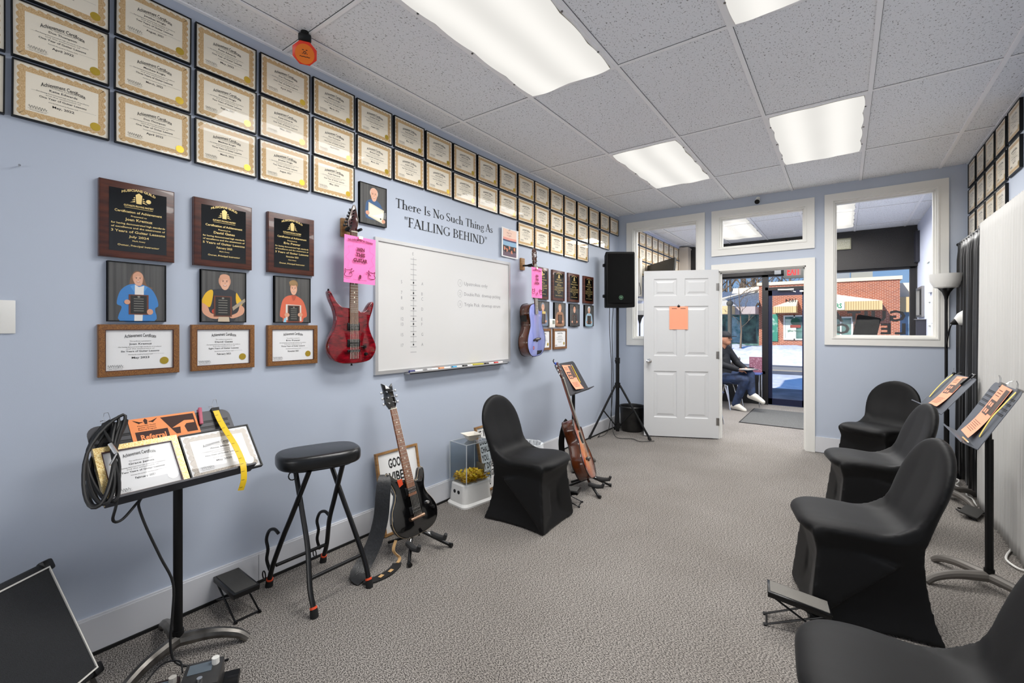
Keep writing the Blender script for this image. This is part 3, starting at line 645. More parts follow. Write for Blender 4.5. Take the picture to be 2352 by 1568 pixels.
# ---------------------------------------------------------------- painted motto in serif capitals
def serif(mb, txt, cap, x, y, M, fit=None):
    TK, TN, SW = .135, .05, .30; out = MB(); cx = [0.0]
    def bar(a, b, w, w2=None):
        a, b = Vector((*a, 0)), Vector((*b, 0)); d = (b - a).normalized(); n_ = Vector((-d.y, d.x, 0)); w2 = w if w2 is None else w2
        out.quad(a - n_ * w / 2, b - n_ * w2 / 2, b + n_ * w2 / 2, a + n_ * w / 2)
    def ser(x, y, w=SW): out.quad((x - w / 2, y, 0), (x + w / 2, y, 0), (x + w / 2, y + .04, 0), (x - w / 2, y + .04, 0))
    def stem(x, h, w=TK, top=True, foot=True, lead=False):
        bar((x, 0), (x, h), w)
        if foot: ser(x, 0)
        if top: ser(x, h - .04)
        if lead: bar((x - .13, h - .07), (x, h - .01), .045)
    def arc(cx_, cy_, rx, ry, a0, a1, k=TK, t=TN, N=18):
        P = []
        for q in range(N + 1):
            a = math.radians(a0 + (a1 - a0) * q / N); w = t + (k - t) * abs(math.cos(a)) ** 1.5; c, s = math.cos(a), math.sin(a)
            P.append(((cx_ + (rx + w / 2) * c, cy_ + (ry + t / 2) * s, 0), (cx_ + (rx - w / 2) * c, cy_ + (ry - t / 2) * s, 0)))
        for p, q in zip(P, P[1:]): out.quad(p[0], q[0], q[1], p[1])
    XH = .60
    for ch in txt:
        o = len(out.v); adv = .3
        if ch == 'T': stem(.36, 1, top=False); bar((.03, .97), (.69, .97), .06); bar((.05, .98), (.05, .80), .05, .02); bar((.67, .98), (.67, .80), .05, .02); adv = .72
        elif ch == 'h' or ch == 'n':
            stem(.15, 1.03 if ch == 'h' else XH, top=False, lead=True); arc(.33, XH - .22, .17, .19, 0, 150); bar((.50, .0), (.50, XH - .2), TK); ser(.5, 0); adv = .68
        elif ch == 'e': arc(.27, .29, .21, .27, 12, 310); bar((.08, .35), (.48, .35), .045); adv = .54
        elif ch == 'r': stem(.15, XH, top=False, lead=True); arc(.30, XH - .2, .13, .17, 60, 165); out.disc(.38, XH - .07, .06, 0, 0, 10); adv = .46
        elif ch == 'I': stem(.2, 1); adv = .40
        elif ch in 'sS':
            h = XH if ch == 's' else 1.0; k = h / 1.0; r = .25 * h; rx = .145 if ch == 's' else .21; c = rx + .08
            arc(c, h - r - .01, rx, r - .02, 35, 265, TK * .8); arc(c, r + .01, rx, r - .02, -145, 85, TK * .8)
            bar((c - rx * .5, h * .57), (c + rx * .5, h * .43), .13 * (.6 + .4 * k)); bar((c + rx * .85, h), (c + rx * .95, h - .2 * k), .05, .02); bar((c - rx * .95, 0), (c - rx * 1.0, .2 * k), .05, .02); adv = 2 * c + .02
        elif ch == 'N': bar((.15, 0), (.15, 1), .055); ser(.15, 0, .26); ser(.10, .96, .24); bar((.13, .99), (.70, .0), .15); bar((.70, 0), (.70, 1), .055); ser(.70, .96, .26); adv = .86
        elif ch == 'o': arc(.29, .29, .22, .27, 0, 360, N=26); adv = .58
        elif ch == 'u': bar((.15, .16), (.15, XH), TK); ser(.1, XH - .04, .18); arc(.32, .21, .17, .19, 180, 330); bar((.5, 0), (.5, XH), TK); ser(.45, XH - .04, .18); ser(.56, 0, .16); adv = .68
        elif ch == 'c': arc(.27, .29, .21, .27, 45, 315); out.disc(.40, .47, .06, 0, 0, 10); adv = .50
        elif ch == 'i': stem(.16, XH, top=False, lead=True); out.disc(.16, .84, .075, 0, 0, 12); adv = .32
        elif ch == 'g': arc(.26, .38, .17, .19, 0, 360, .11, N=22); arc(.27, -.12, .21, .13, 0, 360, .09, .06, N=22); bar((.15, .2), (.12, .05), .05); bar((.36, .54), (.52, .58), .07); adv = .54
        elif ch == 'A': bar((.09, .02), (.37, .98), .055); bar((.34, 1.02), (.68, .02), .15); bar((.19, .34), (.56, .34), .05); ser(.09, 0, .24); ser(.68, 0, .28); adv = .76
        elif ch == 'F': stem(.18, 1); bar((.18, .97), (.58, .97), .06); bar((.56, .98), (.57, .78), .05, .02); bar((.2, .52), (.46, .52), .05); bar((.45, .42), (.45, .62), .035); adv = .60
        elif ch == 'L': stem(.18, 1); bar((.18, .03), (.60, .03), .06); bar((.58, 0), (.61, .24), .05, .02); adv = .62
        elif ch == 'E': stem(.18, 1); bar((.18, .97), (.58, .97), .06); bar((.56, .98), (.57, .79), .05, .02); bar((.18, .03), (.62, .03), .06); bar((.6, 0), (.63, .22), .05, .02); bar((.2, .52), (.46, .52), .05); bar((.45, .42), (.45, .62), .035); adv = .66
        elif ch == 'G': arc(.44, .5, .36, .48, 40, 320, N=26); bar((.70, .10), (.70, .42), TK); ser(.70, .40, .28); bar((.70, .98), (.71, .72), .05, .02); adv = .86
        elif ch == 'B': stem(.18, 1, top=False); bar((.06, .98), (.36, .98), .05); bar((.06, .02), (.38, .02), .05); bar((.2, .53), (.38, .53), .045); arc(.36, .755, .19, .21, -90, 90); arc(.38, .275, .23, .25, -90, 90); adv = .70
        elif ch == 'H': stem(.18, 1); stem(.66, 1); bar((.18, .52), (.66, .52), .05); adv = .84
        elif ch == 'D': stem(.18, 1, top=False); bar((.06, .98), (.38, .98), .05); bar((.06, .02), (.38, .02), .05); arc(.38, .5, .34, .48, -90, 90, N=22); adv = .84
        elif ch == '"': bar((.1, 1.0), (.1, .68), .10, .03); bar((.28, 1.0), (.28, .68), .10, .03); adv = .38
        for q in range(o, len(out.v)): p = out.v[q]; out.v[q] = (p[0] + cx[0], p[1], 0)
        cx[0] += adv
    k = (fit / cx[0]) if fit else cap
    mb.add([(x + p[0] * k, y + p[1] * cap, 0) for p in out.v], out.f, 0, M)
q = MB(); serif(q, 'There Is No Such Thing As', .064, 2.066, 2.181, LW(0, 0, -2.5085), 1.083)
serif(q, '"FALLING BEHIND"', .068, 2.143, 2.064, LW(0, 0, -2.5085), .925)
tag(q.build('wall_lettering', mat('charcoal_vinyl', '1b1c20', .6), ang=0), 'dark serif motto lettered on the blue wall above the whiteboard', 'lettering')

# ---------------------------------------------------------------- whiteboard
r = thing('whiteboard', 'aluminium-framed whiteboard with faint notes on the blue wall', 'whiteboard', LW(2.635, 1.490))
bw, bh = 1.500, .913
MB().ring(-bw / 2, -bh / 2, bw / 2, bh / 2, .024, 0, .020).build('frame', mat('satin_aluminium', 'c8c8c8', .35, .6), r, ang=0)
MB().bb((-bw / 2 + .01, -bh / 2 + .01, .002), (bw / 2 - .01, bh / 2 - .01, .012)).build('board', mat('whiteboard_enamel', 'd8d7d5', .22, coat=.2), r, ang=0)
h = MB(); zz = .0124
def hw(t, s, x, y): h.text(t, s, x, y, zz, 0, al='l', xs=.9)
nx_ = -.415
h.rect(nx_ - .0015, -.27, nx_ + .0015, .36, zz)
for k in range(19):
    yy = .345 - .037 * k * 1.0; h.rect(nx_ - .028, yy, nx_ + .028, yy + .003, zz)
for k, t, g in ((5, '5', 'A'), (7, '7', 'B'), (8, '8', 'C'), (10, '10', 'D'), (12, '12', 'E'), (13, '13', 'F'), (15, '15', 'G'), (17, '17', 'A')):
    yy = .345 - .037 * k + .018; h.disc(nx_, yy, .007, zz + .0002, 1, 10); hw(t, .032, nx_ - .115, yy - .012); hw(g, .032, nx_ + .075, yy - .012)
hw('E', .03, nx_ - .01, .375)
for k, (t, u, w_) in enumerate((('1', 'Upstrokes only', .30), ('2', 'Double Pick  downup picking', .48), ('3', 'Triple Pick  downup strum', .48))):
    yy = .215 - .085 * k; xx = .075
    for a in range(16):
        a0, a1 = 2 * PI * a / 16, 2 * PI * (a + 1) / 16
        h.quad((xx + .026 * math.cos(a0), yy + .03 * math.sin(a0), zz), (xx + .026 * math.cos(a1), yy + .03 * math.sin(a1), zz), (xx + .024 * math.cos(a1), yy + .028 * math.sin(a1), zz), (xx + .024 * math.cos(a0), yy + .028 * math.sin(a0), zz))
    h.text(t, .032, xx, yy - .012, zz, 0); h.text(u, .040, xx + .05, yy - .014, zz, 0, al='l', fit=w_)
h.build('handwriting', [mat('faint_marker', '8a8a8c', .7), mat('marker_dots', '2a2a2c', .7)], r, ang=0)
MB().bb((-.495, -bh / 2 - .012, 0), (.64, -bh / 2 - .006, .070)).bb((-.495, -bh / 2 - .012, .064), (.64, -bh / 2 + .004, .070)).build('marker_tray', mat('satin_aluminium'), r, ang=0)
for k, (yy, ln, col, cap_, lb) in enumerate(((2.20, .12, 'efeff2', '2b2f6e', 'white marker with navy cap at the near end of the whiteboard tray'), (2.36, .11, 'f0f0ee', 'c8c8c8', 'white marker with pale cap on the whiteboard tray'), (2.49, .12, 'f2ede8', 'e8915c', 'marker with an orange cap on the whiteboard tray'), (2.63, .10, 'e9e9e6', '3fa5d6', 'marker with a light blue cap on the whiteboard tray'), (2.755, .11, 'eeeeee', '18181a', 'marker with a black cap on the whiteboard tray'), (3.03, .11, 'e6e6e4', '2a211d', 'marker with a dark brown cap on the whiteboard tray'), (3.16, .11, 'f0e7e4', 'cf3d3a', 'marker with a red cap at the far end of the whiteboard tray'))):
    m_ = thing('dry_erase_marker', lb, 'marker', LW(yy, 1.033, -2.51) @ T(0, .0042, .045), 'markers on the whiteboard tray')
    MB().cyl((0, 0, 0), (ln * .6, 0, 0), .0085, n=12).build('barrel', mat('pen_' + col, col, .4), m_)
    MB().cyl((-ln * .4, 0, 0), (0, 0, 0), .0095, n=12).build('cap', mat('pen_' + cap_, cap_, .4), m_)
e = thing('board_eraser', 'olive yellow eraser lying on the whiteboard tray', 'eraser', LW(2.885, 1.033, -2.51) @ T(0, .006, .045))
MB().rbox((0, 0, 0), (.13, .018, .035), .004).build('grip', mat('olive_yellow', 'b9ad3a', .6), e); MB().box((0, -.009, 0), (.125, .004, .033)).build('felt', m_grip, e)

# sunset harbour print held by a pin
r = thing('harbour_print', 'paper print of a pink sunset harbour pinned near the end of the whiteboard', 'poster', LW(3.378, 2.124) @ RZ(-.5))
b = MB(); w, h_ = .258, .266
N = 10
def curl(x): return .010 + .012 * (2 * x / w) ** 2
for i in range(N):
    a, c = -w / 2 + w * i / N, -w / 2 + w * (i + 1) / N
    b.quad((a, -h_ / 2, curl(a)), (c, -h_ / 2, curl(c)), (c, h_ / 2, curl(c)), (a, h_ / 2, curl(a)), 0)
    for (y0, y1, m_) in ((-.46, -.30, 1), (-.30, -.10, 2), (-.10, .05, 3), (.05, .10, 4), (.10, .18, 5), (.18, .47, 6)):
        if 0 < i < N - 1: b.quad((a, y0 * h_, curl(a) + .0008), (c, y0 * h_, curl(c) + .0008), (c, y1 * h_, curl(c) + .0008), (a, y1 * h_, curl(a) + .0008), m_)
for k in range(9): x = -.08 + .02 * k; b.disc(x, -.055 - .018 * math.sin(k * 1.3) - .001 * k, .017, curl(x) + .0016, 7 if k % 2 else 8, 10)
b.text('Finding Your', .020, -.01, .088, .012, 9, fit=.13); b.text('Own Light', .020, -.02, .064, .012, 9, fit=.10)
b.build('sheet', [m_paperw, mat('print_plum', '6d5a68', .6), mat('print_rock', '3a3436', .6), mat('print_sea', '8fb4d0', .6), mat('print_navy', '3a3f66', .6), mat('print_rose', 'e8a090', .6), mat('print_sky', 'f3d0bc', .6), mat('print_boulder', '2b2624', .6), mat('print_roof', 'd98a6c', .6), mat('print_title', 'a8807c', .6)], r, ang=0)
MB().cyl((0, h_ / 2 - .012, .009), (0, h_ / 2 - .010, .026), .005).build('pin', m_white, r)

# switch plate, thermostat, screw hook
r = thing('switch_plate', 'white wall switch plate cut by the picture edge', 'light switch', LW(.222, 1.388))
MB().rbox((0, 0, .003), (.112, .124, .006), .002).build('plate', m_white, r); MB().box((.0, .0, .007), (.026, .05, .005)).box((-.035, 0, .007), (.026, .05, .005)).build('rocker', mat('grey_rocker', 'b7b6b0', .4), r, ang=0)
r = thing('thermostat', 'white thermostat with grey screen under the far photos', 'thermostat', LW(4.13, 1.390))
MB().rbox((0, 0, .012), (.115, .092, .024), .006).build('case', m_white, r); MB().box((.022, .012, .0245), (.045, .040, .001)).build('screen', mat('lcd_grey', '7f8a80', .2), r, ang=0)
r = thing('wall_hook', 'small bare screw hook in the blue wall under the first certificates', 'hook', LW(.286, 1.955))
MB().cyl((0, 0, 0), (0, 0, .022), .0018, n=8).cyl((0, 0, .022), (0, 0, .024), .004, n=10).build('screw', m_chrome, r)
# ================================================================== GUITARS
m_strings = mat('steel_strings', 'cfcabf', .3, 1)
m_fret = mat('rosewood_fretboard', '4b2d1c', .5, var=(30, '6e4528', (8, 1, 1)))
m_maple = mat('maple_neck', '8a5530', .35)
m_nick = mat('fret_wire', 'd8d2c4', .25, 1)
m_ivory = mat('ivory_inlay', 'e4dcc8', .4)
RED = mat('quilted_red_lacquer', '450209', .10, var=(22, '8c0a1b', (1, 3.2, 1), .18), coat=1.0)
BLK = mat('gloss_black_lacquer', '060607', .08, coat=1.0)
def sunburst(name, c0, c1, c2, cx, cy, rx, ry):
    m = mat(name, c0, .12, coat=.9); n = m.node_tree.nodes; l = m.node_tree.links
    t = n.new('ShaderNodeTexCoord'); mp = n.new('ShaderNodeMapping'); mp.vector_type = 'POINT'; mp.inputs['Location'].default_value = (-cx / rx, -cy / ry, 0); mp.inputs['Scale'].default_value = (1 / rx, 1 / ry, 0)
    ln = n.new('ShaderNodeVectorMath'); ln.operation = 'LENGTH'; r = n.new('ShaderNodeValToRGB'); l.new(t.outputs['Object'], mp.inputs[0]); l.new(mp.outputs[0], ln.inputs[0]); l.new(ln.outputs['Value'], r.inputs[0])
    e = r.color_ramp.elements; e[0].position = .45; e[0].color = (*lin(c0), 1); e[1].position = 1.0; e[1].color = (*lin(c2), 1); q = e.new(.78); q.color = (*lin(c1), 1)
    l.new(r.outputs[0], n['Principled BSDF'].inputs['Base Color']); return m
SUNB = sunburst('sunburst_lacquer', 'd67a2c', 'a8481a', '1a0d0a', 0, .22, .215, .27)
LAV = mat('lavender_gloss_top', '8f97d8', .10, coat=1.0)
MAHO = mat('mahogany_sides', '3f1d0c', .2, var=(5, '5c2c12', (1, 1, 6)), coat=.8)

def neck_set(r, y0, y1, w0, w1, z, nfret, board, back, scale, depth=.020, inlay=True):
    """neck from body joint y0 up to the nut y1, board front at z"""
    b = MB(); n = 10
    for (ya, wa), (yb, wb) in (((y0 - .02, w0), (y1, w1)),):
        v = []
        for y, w in ((ya, wa), (yb, wb)):
            for k in range(n + 1):
                a = PI * k / n; v.append((-w / 2 * math.cos(a), y, z - .006 - depth * math.sin(a)))
        f = [(k, k + 1, n + 2 + k, n + 1 + k) for k in range(n)] + [tuple(range(n + 1))[::-1], tuple(range(n + 1, 2 * n + 2))]
        b.add(v, f)
    b.build('neck', back, r, ang=50)
    b = MB(); ye = y0 - .10; we = w0 + (w0 - w1) * .10 / (y1 - y0)
    b.add([(-we / 2, ye, z - .006), (we / 2, ye, z - .006), (w1 / 2, y1, z - .006), (-w1 / 2, y1, z - .006), (-we / 2, ye, z), (we / 2, ye, z), (w1 / 2, y1, z), (-w1 / 2, y1, z)], [(3, 2, 1, 0), (4, 5, 6, 7), (0, 1, 5, 4), (1, 2, 6, 5), (2, 3, 7, 6), (3, 0, 4, 7)], 0)
    W = lambda y: w1 + (w0 - w1) * (y1 - y) / (y1 - y0)
    ys = [y1 - scale * (1 - 2 ** (-k / 12)) for k in range(nfret + 1)]
    for y in ys[1:]: b.box((0, y, z + .0006), (W(y), .0022, .0016), 1)
    if inlay:
        for k in (3, 5, 7, 9, 12, 15, 17, 19):
            if k < nfret: y = (ys[k] + ys[k - 1]) / 2; b.disc(0, y, .0045, z + .0005, 2, 10)
    b.build('fretboard', [board, m_nick, m_ivory], r, ang=0)
    MB().box((0, y1 + .002, z), (w1, .005, .008)).build('nut', m_ivory, r, ang=0)
def strings_on(r, yb, y1, wb, wn, zb, zn, n=6):
    b = MB()
    for k in range(n):
        t = k / (n - 1) - .5; b.cyl((t * wb, yb, zb), (t * wn, y1 + .01, zn), .0007, n=4, caps=False)
    b.build('strings', m_strings, r)
def tuners(r, pts, z, metal=m_blackm, dz=.014):
    for (x, y, dx) in pts:
        b = MB(); b.cyl((x, y, z), (x, y, z + .012), .0045, n=10); b.cyl((x + dx * .3, y, z - dz), (x + dx * .75, y, z - dz), .004, n=8)
        b.rbox((x + dx, y, z - dz), (.012, .016, .010), .003); b.build('tuner', metal, r)
def humbucker(r, y, z, w=.068, h=.036, cov=None, pole=m_chrome):
    b = MB(); b.rbox((0, y, z + .003), (w + .016, h + .010, .006), .003, 0); b.rbox((0, y, z + .007), (w, h, .008), .004, 0)
    for s in (-.009, .009):
        for k in range(6): b.cyl(((k - 2.5) * .0098, y + s, z + .0105), ((k - 2.5) * .0098, y + s, z + .0122), .0026, n=8, m=1)
    b.build('pickup', [cov or m_black, pole], r)
def knob(r, x, y, z, m_=m_black): MB().lathe([(.0001, .014), (.0085, .014), (.010, .010), (.011, 0)], 16, 0, T(x, y, z)).build('knob', m_, r)
def button(r, p, m_=m_blackm): MB().lathe([(.0001, .012), (.006, .012), (.007, .009), (.004, .005), (.006, 0)], 12, 0, T(*p) @ RX(90)).build('strap_button', m_, r)

RED_OUT = spline([(0, 0), (-.08, .006), (-.135, .035), (-.162, .095), (-.152, .155), (-.122, .215), (-.112, .27), (-.125, .33), (-.150, .385), (-.160, .425), (-.148, .432), (-.118, .385), (-.075, .345), (-.035, .338), (.028, .330), (.060, .315), (.088, .325), (.112, .36), (.135, .382), (.146, .37), (.136, .325), (.118, .275), (.112, .235), (.128, .18), (.158, .12), (.160, .07), (.125, .02), (.07, .004)], 5)
def electric_red():
    M = LW(1.668, 1.128, -2.435) @ RY(-2)
    r = thing('electric_guitar', 'quilted red electric guitar hanging on the wall with a pink flyer', 'guitar', M)
    MB().prism(RED_OUT, -.020, .020, bev=.009, seg=3).build('body', RED, r, ang=40)
    neck_set(r, .335, .800, .056, .043, .030, 24, m_fret, mat('dark_maple_neck', '5c3a24', .3), .648)
    hd = [(-.0215, .802), (.0215, .802), (.030, .84), (.033, .885), (.012, .962), (.004, .968), (-.012, .935), (-.038, .86), (-.034, .83)]
    MB().prism(hd, .006, .021, bev=.003).build('headstock', [mat('bound_maroon_head', '3a1010', .2, coat=.8)], r, ang=30)
    MB().ribbon([(x * .97, y, .0218) for x, y in hd[2:9]], .004, .0006, (0, 0, 1)).build('binding', m_ivory, r, ang=0)
    tuners(r, [(-.020 + .0055 * k * .9, .835 + .020 * k, -.036 + .003 * k) for k in range(6)], .021, m_blackm, .010)
    humbucker(r, .225, .020); humbucker(r, .125, .020)
    b = MB(); b.rbox((0, .078, .027), (.085, .014, .012), .003, 0)
    for k in range(6): b.box(((k - 2.5) * .0105, .078, .034), (.006, .014, .006), 1)
    b.build('bridge', [m_blackm, m_steel], r)
    knob(r, .085, .055, .020); knob(r, .075, .100, .020)
    MB().cyl((.05, .102, .02), (.085, .100, .034), .0025, n=8).build('pickup_switch', m_blackm, r)
    button(r, (0, -.001, 0)); button(r, (-.152, .446, 0)); 
    strings_on(r, .03, .802, .052, .036, .030, .0345)
    return r
electric_red()
def hanger(y, z, lb, out):
    r = thing('guitar_hanger', lb, 'hanger', LW(y, z))
    MB().rbox((0, 0, .010), (.062, .115, .020), .004).build('wood_plate', m_oak, r)
    b = MB(); b.cyl((0, -.015, .018), (0, -.02, out - .02), .008)
    b.tube([(-.038, -.016, out + .035), (-.038, -.02, out), (-.03, -.022, out - .022), (0, -.024, out - .03), (.03, -.022, out - .022), (.038, -.02, out), (.038, -.016, out + .035)], .0085, 10); b.build('yoke', m_rubber, r)
    return r
hanger(1.668, 1.965, 'wooden guitar hanger holding the red electric guitar', .085)

def flyer(y, z, x, lb, w=.218, h=.284, small=False, M=None):
    r = thing('contest_flyer', lb, 'flyer', M or LW(y, z, x) @ RZ(-1.0))
    b = MB(); N = 8; C = lambda t: .004 * math.sin(t * 7) + .010 * (2 * t / w) ** 2 * .6
    for i in range(N):
        a, c = -w / 2 + w * i / N, -w / 2 + w * (i + 1) / N; b.quad((a, -h / 2, C(a)), (c, -h / 2, C(c)), (c, h / 2, C(c)), (a, h / 2, C(a)), 0)
    zt = .0095
    b.text('THE AWESOME GUITAR GIVEAWAY', .016, 0, h * .40, zt, 1, bold=.04, fit=w * .82, bend=.9)
    for t, yy, f in (('WIN', .19, .26), ('THIS', .075, .30), ('GUITAR', -.045, .46)): b.text(t, h * .105, 0, h * yy, zt, 1, bold=.05, fit=w * f)
    star = []
    for k in range(22): a = 2 * PI * k / 22; q = (.47 if k % 2 else .36); star.append((w * q * math.cos(a), h * .04 + h * .9 * q * math.sin(a), zt - .0006))
    b.tube(star, .0005, 4, 2, closed=True)
    for s in (-1, 1):
        o = [(s * (w * .38 + p[0] * .16), -h * .38 + p[1] * .12) for p in RED_OUT[::6]]; b.tube([(p[0], p[1], zt) for p in o], .0016, 4, 1, closed=True); b.ribbon([(s * w * .36, -h * .31, zt), (s * w * .20, -h * .24, zt)], .004, .0004, (0, 1, 0), 1)
    b.poly([(-.006, -h * .40), (.006, -h * .40), (.008, -h * .33), (0, -h * .31), (-.008, -h * .33)], zt, 1); b.text('Enter at the front desk', .0085, 0, -h * .435, zt, 1, fit=w * .42)
    b.build('sheet', [m_pink, mat('magenta_ink', '6d1236', .7), mat('pale_magenta', 'e463a6', .7)], r, ang=60)
    MB().box((0, h * .485, .010), (.03, .018, .0015)).build('tape', m_paper, r)
    return r
flyer(1.692, 1.757, -2.388, 'pink contest flyer hung over the neck of the red electric guitar')

DRED = lambda s: spline([(0, 0), (-.09, .006), (-.155, .04), (-.195, .11), (-.190, .185), (-.150, .255), (-.128, .30), (-.134, .36), (-.146, .41), (-.135, .46), (-.095, .492), (-.03, .50), (.03, .50)] + ([(.055, .485), (.06, .45), (.085, .425), (.12, .43), (.142, .425), (.140, .38), (.130, .33)] if s else [(.095, .492), (.135, .46), (.146, .41), (.134, .36)]) + [(.128, .30), (.150, .255), (.190, .185), (.195, .11), (.155, .04), (.09, .006)], 5)
def acoustic(M, label, top, out, hole, headpts, board, pick=True, D=.100):
    r = thing('acoustic_guitar', label, 'guitar', M)
    MB().prism(out, -D, -.0035, bev=.004).build('body', MAHO, r, ang=40)
    MB().prism(out, -.0035, 0, bev=.001).build('soundboard', top, r, ang=40)
    for z, nm in ((-.002, 'top_binding'), (-D + .003, 'back_binding')): MB().tube([(x * 1.001, y, z) for x, y in out[::2]], .0032, 6, closed=True).build(nm, m_ivory if pick is False else m_black, r)
    if hole:
        b = MB(); b.disc(0, .335, .050, .0006, 0, 32)
        b.build('soundhole', mat('soundhole_dark', '050403', .9), r, ang=0)
        b = MB()
        for k in range(32):
            a0, a1 = 2 * PI * k / 32, 2 * PI * (k + 1) / 32; c = lambda a, q: (q * math.cos(a), .335 + q * math.sin(a), .0007)
            b.quad(c(a0, .052), c(a1, .052), c(a1, .058), c(a0, .058))
        b.build('rosette', m_ivory, r, ang=0)
    neck_set(r, .50, .862, .055, .044, .0125, 20, board, mat('mahogany_neck', '6b341b', .3, coat=.5), .648, .018)
    MB().prism(headpts, -.006, .010, bev=.002).build('headstock', mat('walnut_headplate', '4a2412', .2, coat=.6), r, ang=30)
    tuners(r, [(s * .022, .90 + .038 * k, s * .022) for s in (-1, 1) for k in range(3)], .010, m_chrome, .012)
    b = MB(); b.prism(spline([(-.075, .148), (-.03, .150), (0, .135), (.03, .150), (.075, .148), (.078, .165), (.03, .172), (-.03, .172), (-.078, .165)], 3), 0, .009, bev=.002); b.build('bridge', mat('rosewood_bridge', '21130d', .4), r)
    MB().box((0, .166, .011), (.074, .003, .006)).build('saddle', m_ivory, r, ang=0)
    strings_on(r, .155, .865, .055, .036, .011, .0165)
    if pick: MB().prism(spline([(.03, .29), (.062, .325), (.095, .30), (.12, .235), (.085, .20), (.05, .235)], 4), .0003, .0016).build('pickguard', m_black, r)
    button(r, (0, 0, -D / 2))
    return r
HP = [(-.022, .864), (.022, .864), (.036, .90), (.038, .99), (.02, 1.012), (0, 1.018), (-.02, 1.012), (-.038, .99), (-.036, .90)]
# hanging acoustic with glossy lavender top
Mb = LW(3.660, 1.075, -2.372) @ RY(8) @ RZ(4.5)
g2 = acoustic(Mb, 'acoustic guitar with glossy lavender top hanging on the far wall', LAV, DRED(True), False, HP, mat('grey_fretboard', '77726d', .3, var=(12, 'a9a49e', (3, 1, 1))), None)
MB().disc(-.075, .085, .018, .0005, 0, 18).disc(-.075, .085, .012, .0007, 1, 18).build('round_sticker', [mat('sticker_red', '9c3a50', .4), mat('sticker_pale', 'b9808f', .4)], g2, ang=0)
b = MB(); b.prism([(-.012, .012), (.08, .014), (.12, .04), (.0, .052)], .0003, .0008); b.build('dark_sticker', m_black, g2)
MB().box((-.172, .37, -.045), (.010, .06, .055)).build('preamp', m_black, g2)
hanger(3.590, 1.955, 'wooden guitar hanger holding the lavender acoustic guitar', .115)
flyer(0, 0, 0, 'pink contest flyer hung over the neck of the lavender acoustic guitar', M=LW(3.600, 1.768, -2.345) @ RY(8) @ RZ(1))

# ---------------------------------------------------------------- folding guitar stand
def guitar_stand(M, label, group=None):
    r = thing('guitar_stand', label, 'guitar stand', M)
    for s in (-1, 1):
        b = MB(); b.cyl((s * .035, 0, .10), (s * .15, .13, .015), .010); b.cyl((s * .035, 0, .10), (s * .075, -.18, .012), .009); b.cyl((s * .15, .13, .015), (s * .155, .15, .014), .013)
        b.build('leg', m_blackm, r)
        b = MB(); b.tube([(s * .085, .03, .075), (s * .095, .10, .070), (s * .098, .145, .078), (s * .098, .158, .105)], [.017, .017, .015, .011], 10); b.build('cradle', m_grip, r)
        b = MB(); b.cyl((s * .035, 0, .10), (s * .088, .045, .072), .009); b.build('arm', m_chrome, r)
    b = MB(); b.cyl((-.035, 0, .10), (.035, 0, .10), .012); b.tube([(0, 0, .10), (0, -.045, .20), (0, -.075, .30)], .008, 8); b.rbox((0, -.078, .30), (.09, .02, .03), .008); b.build('back_support', m_blackm, r)
    return r
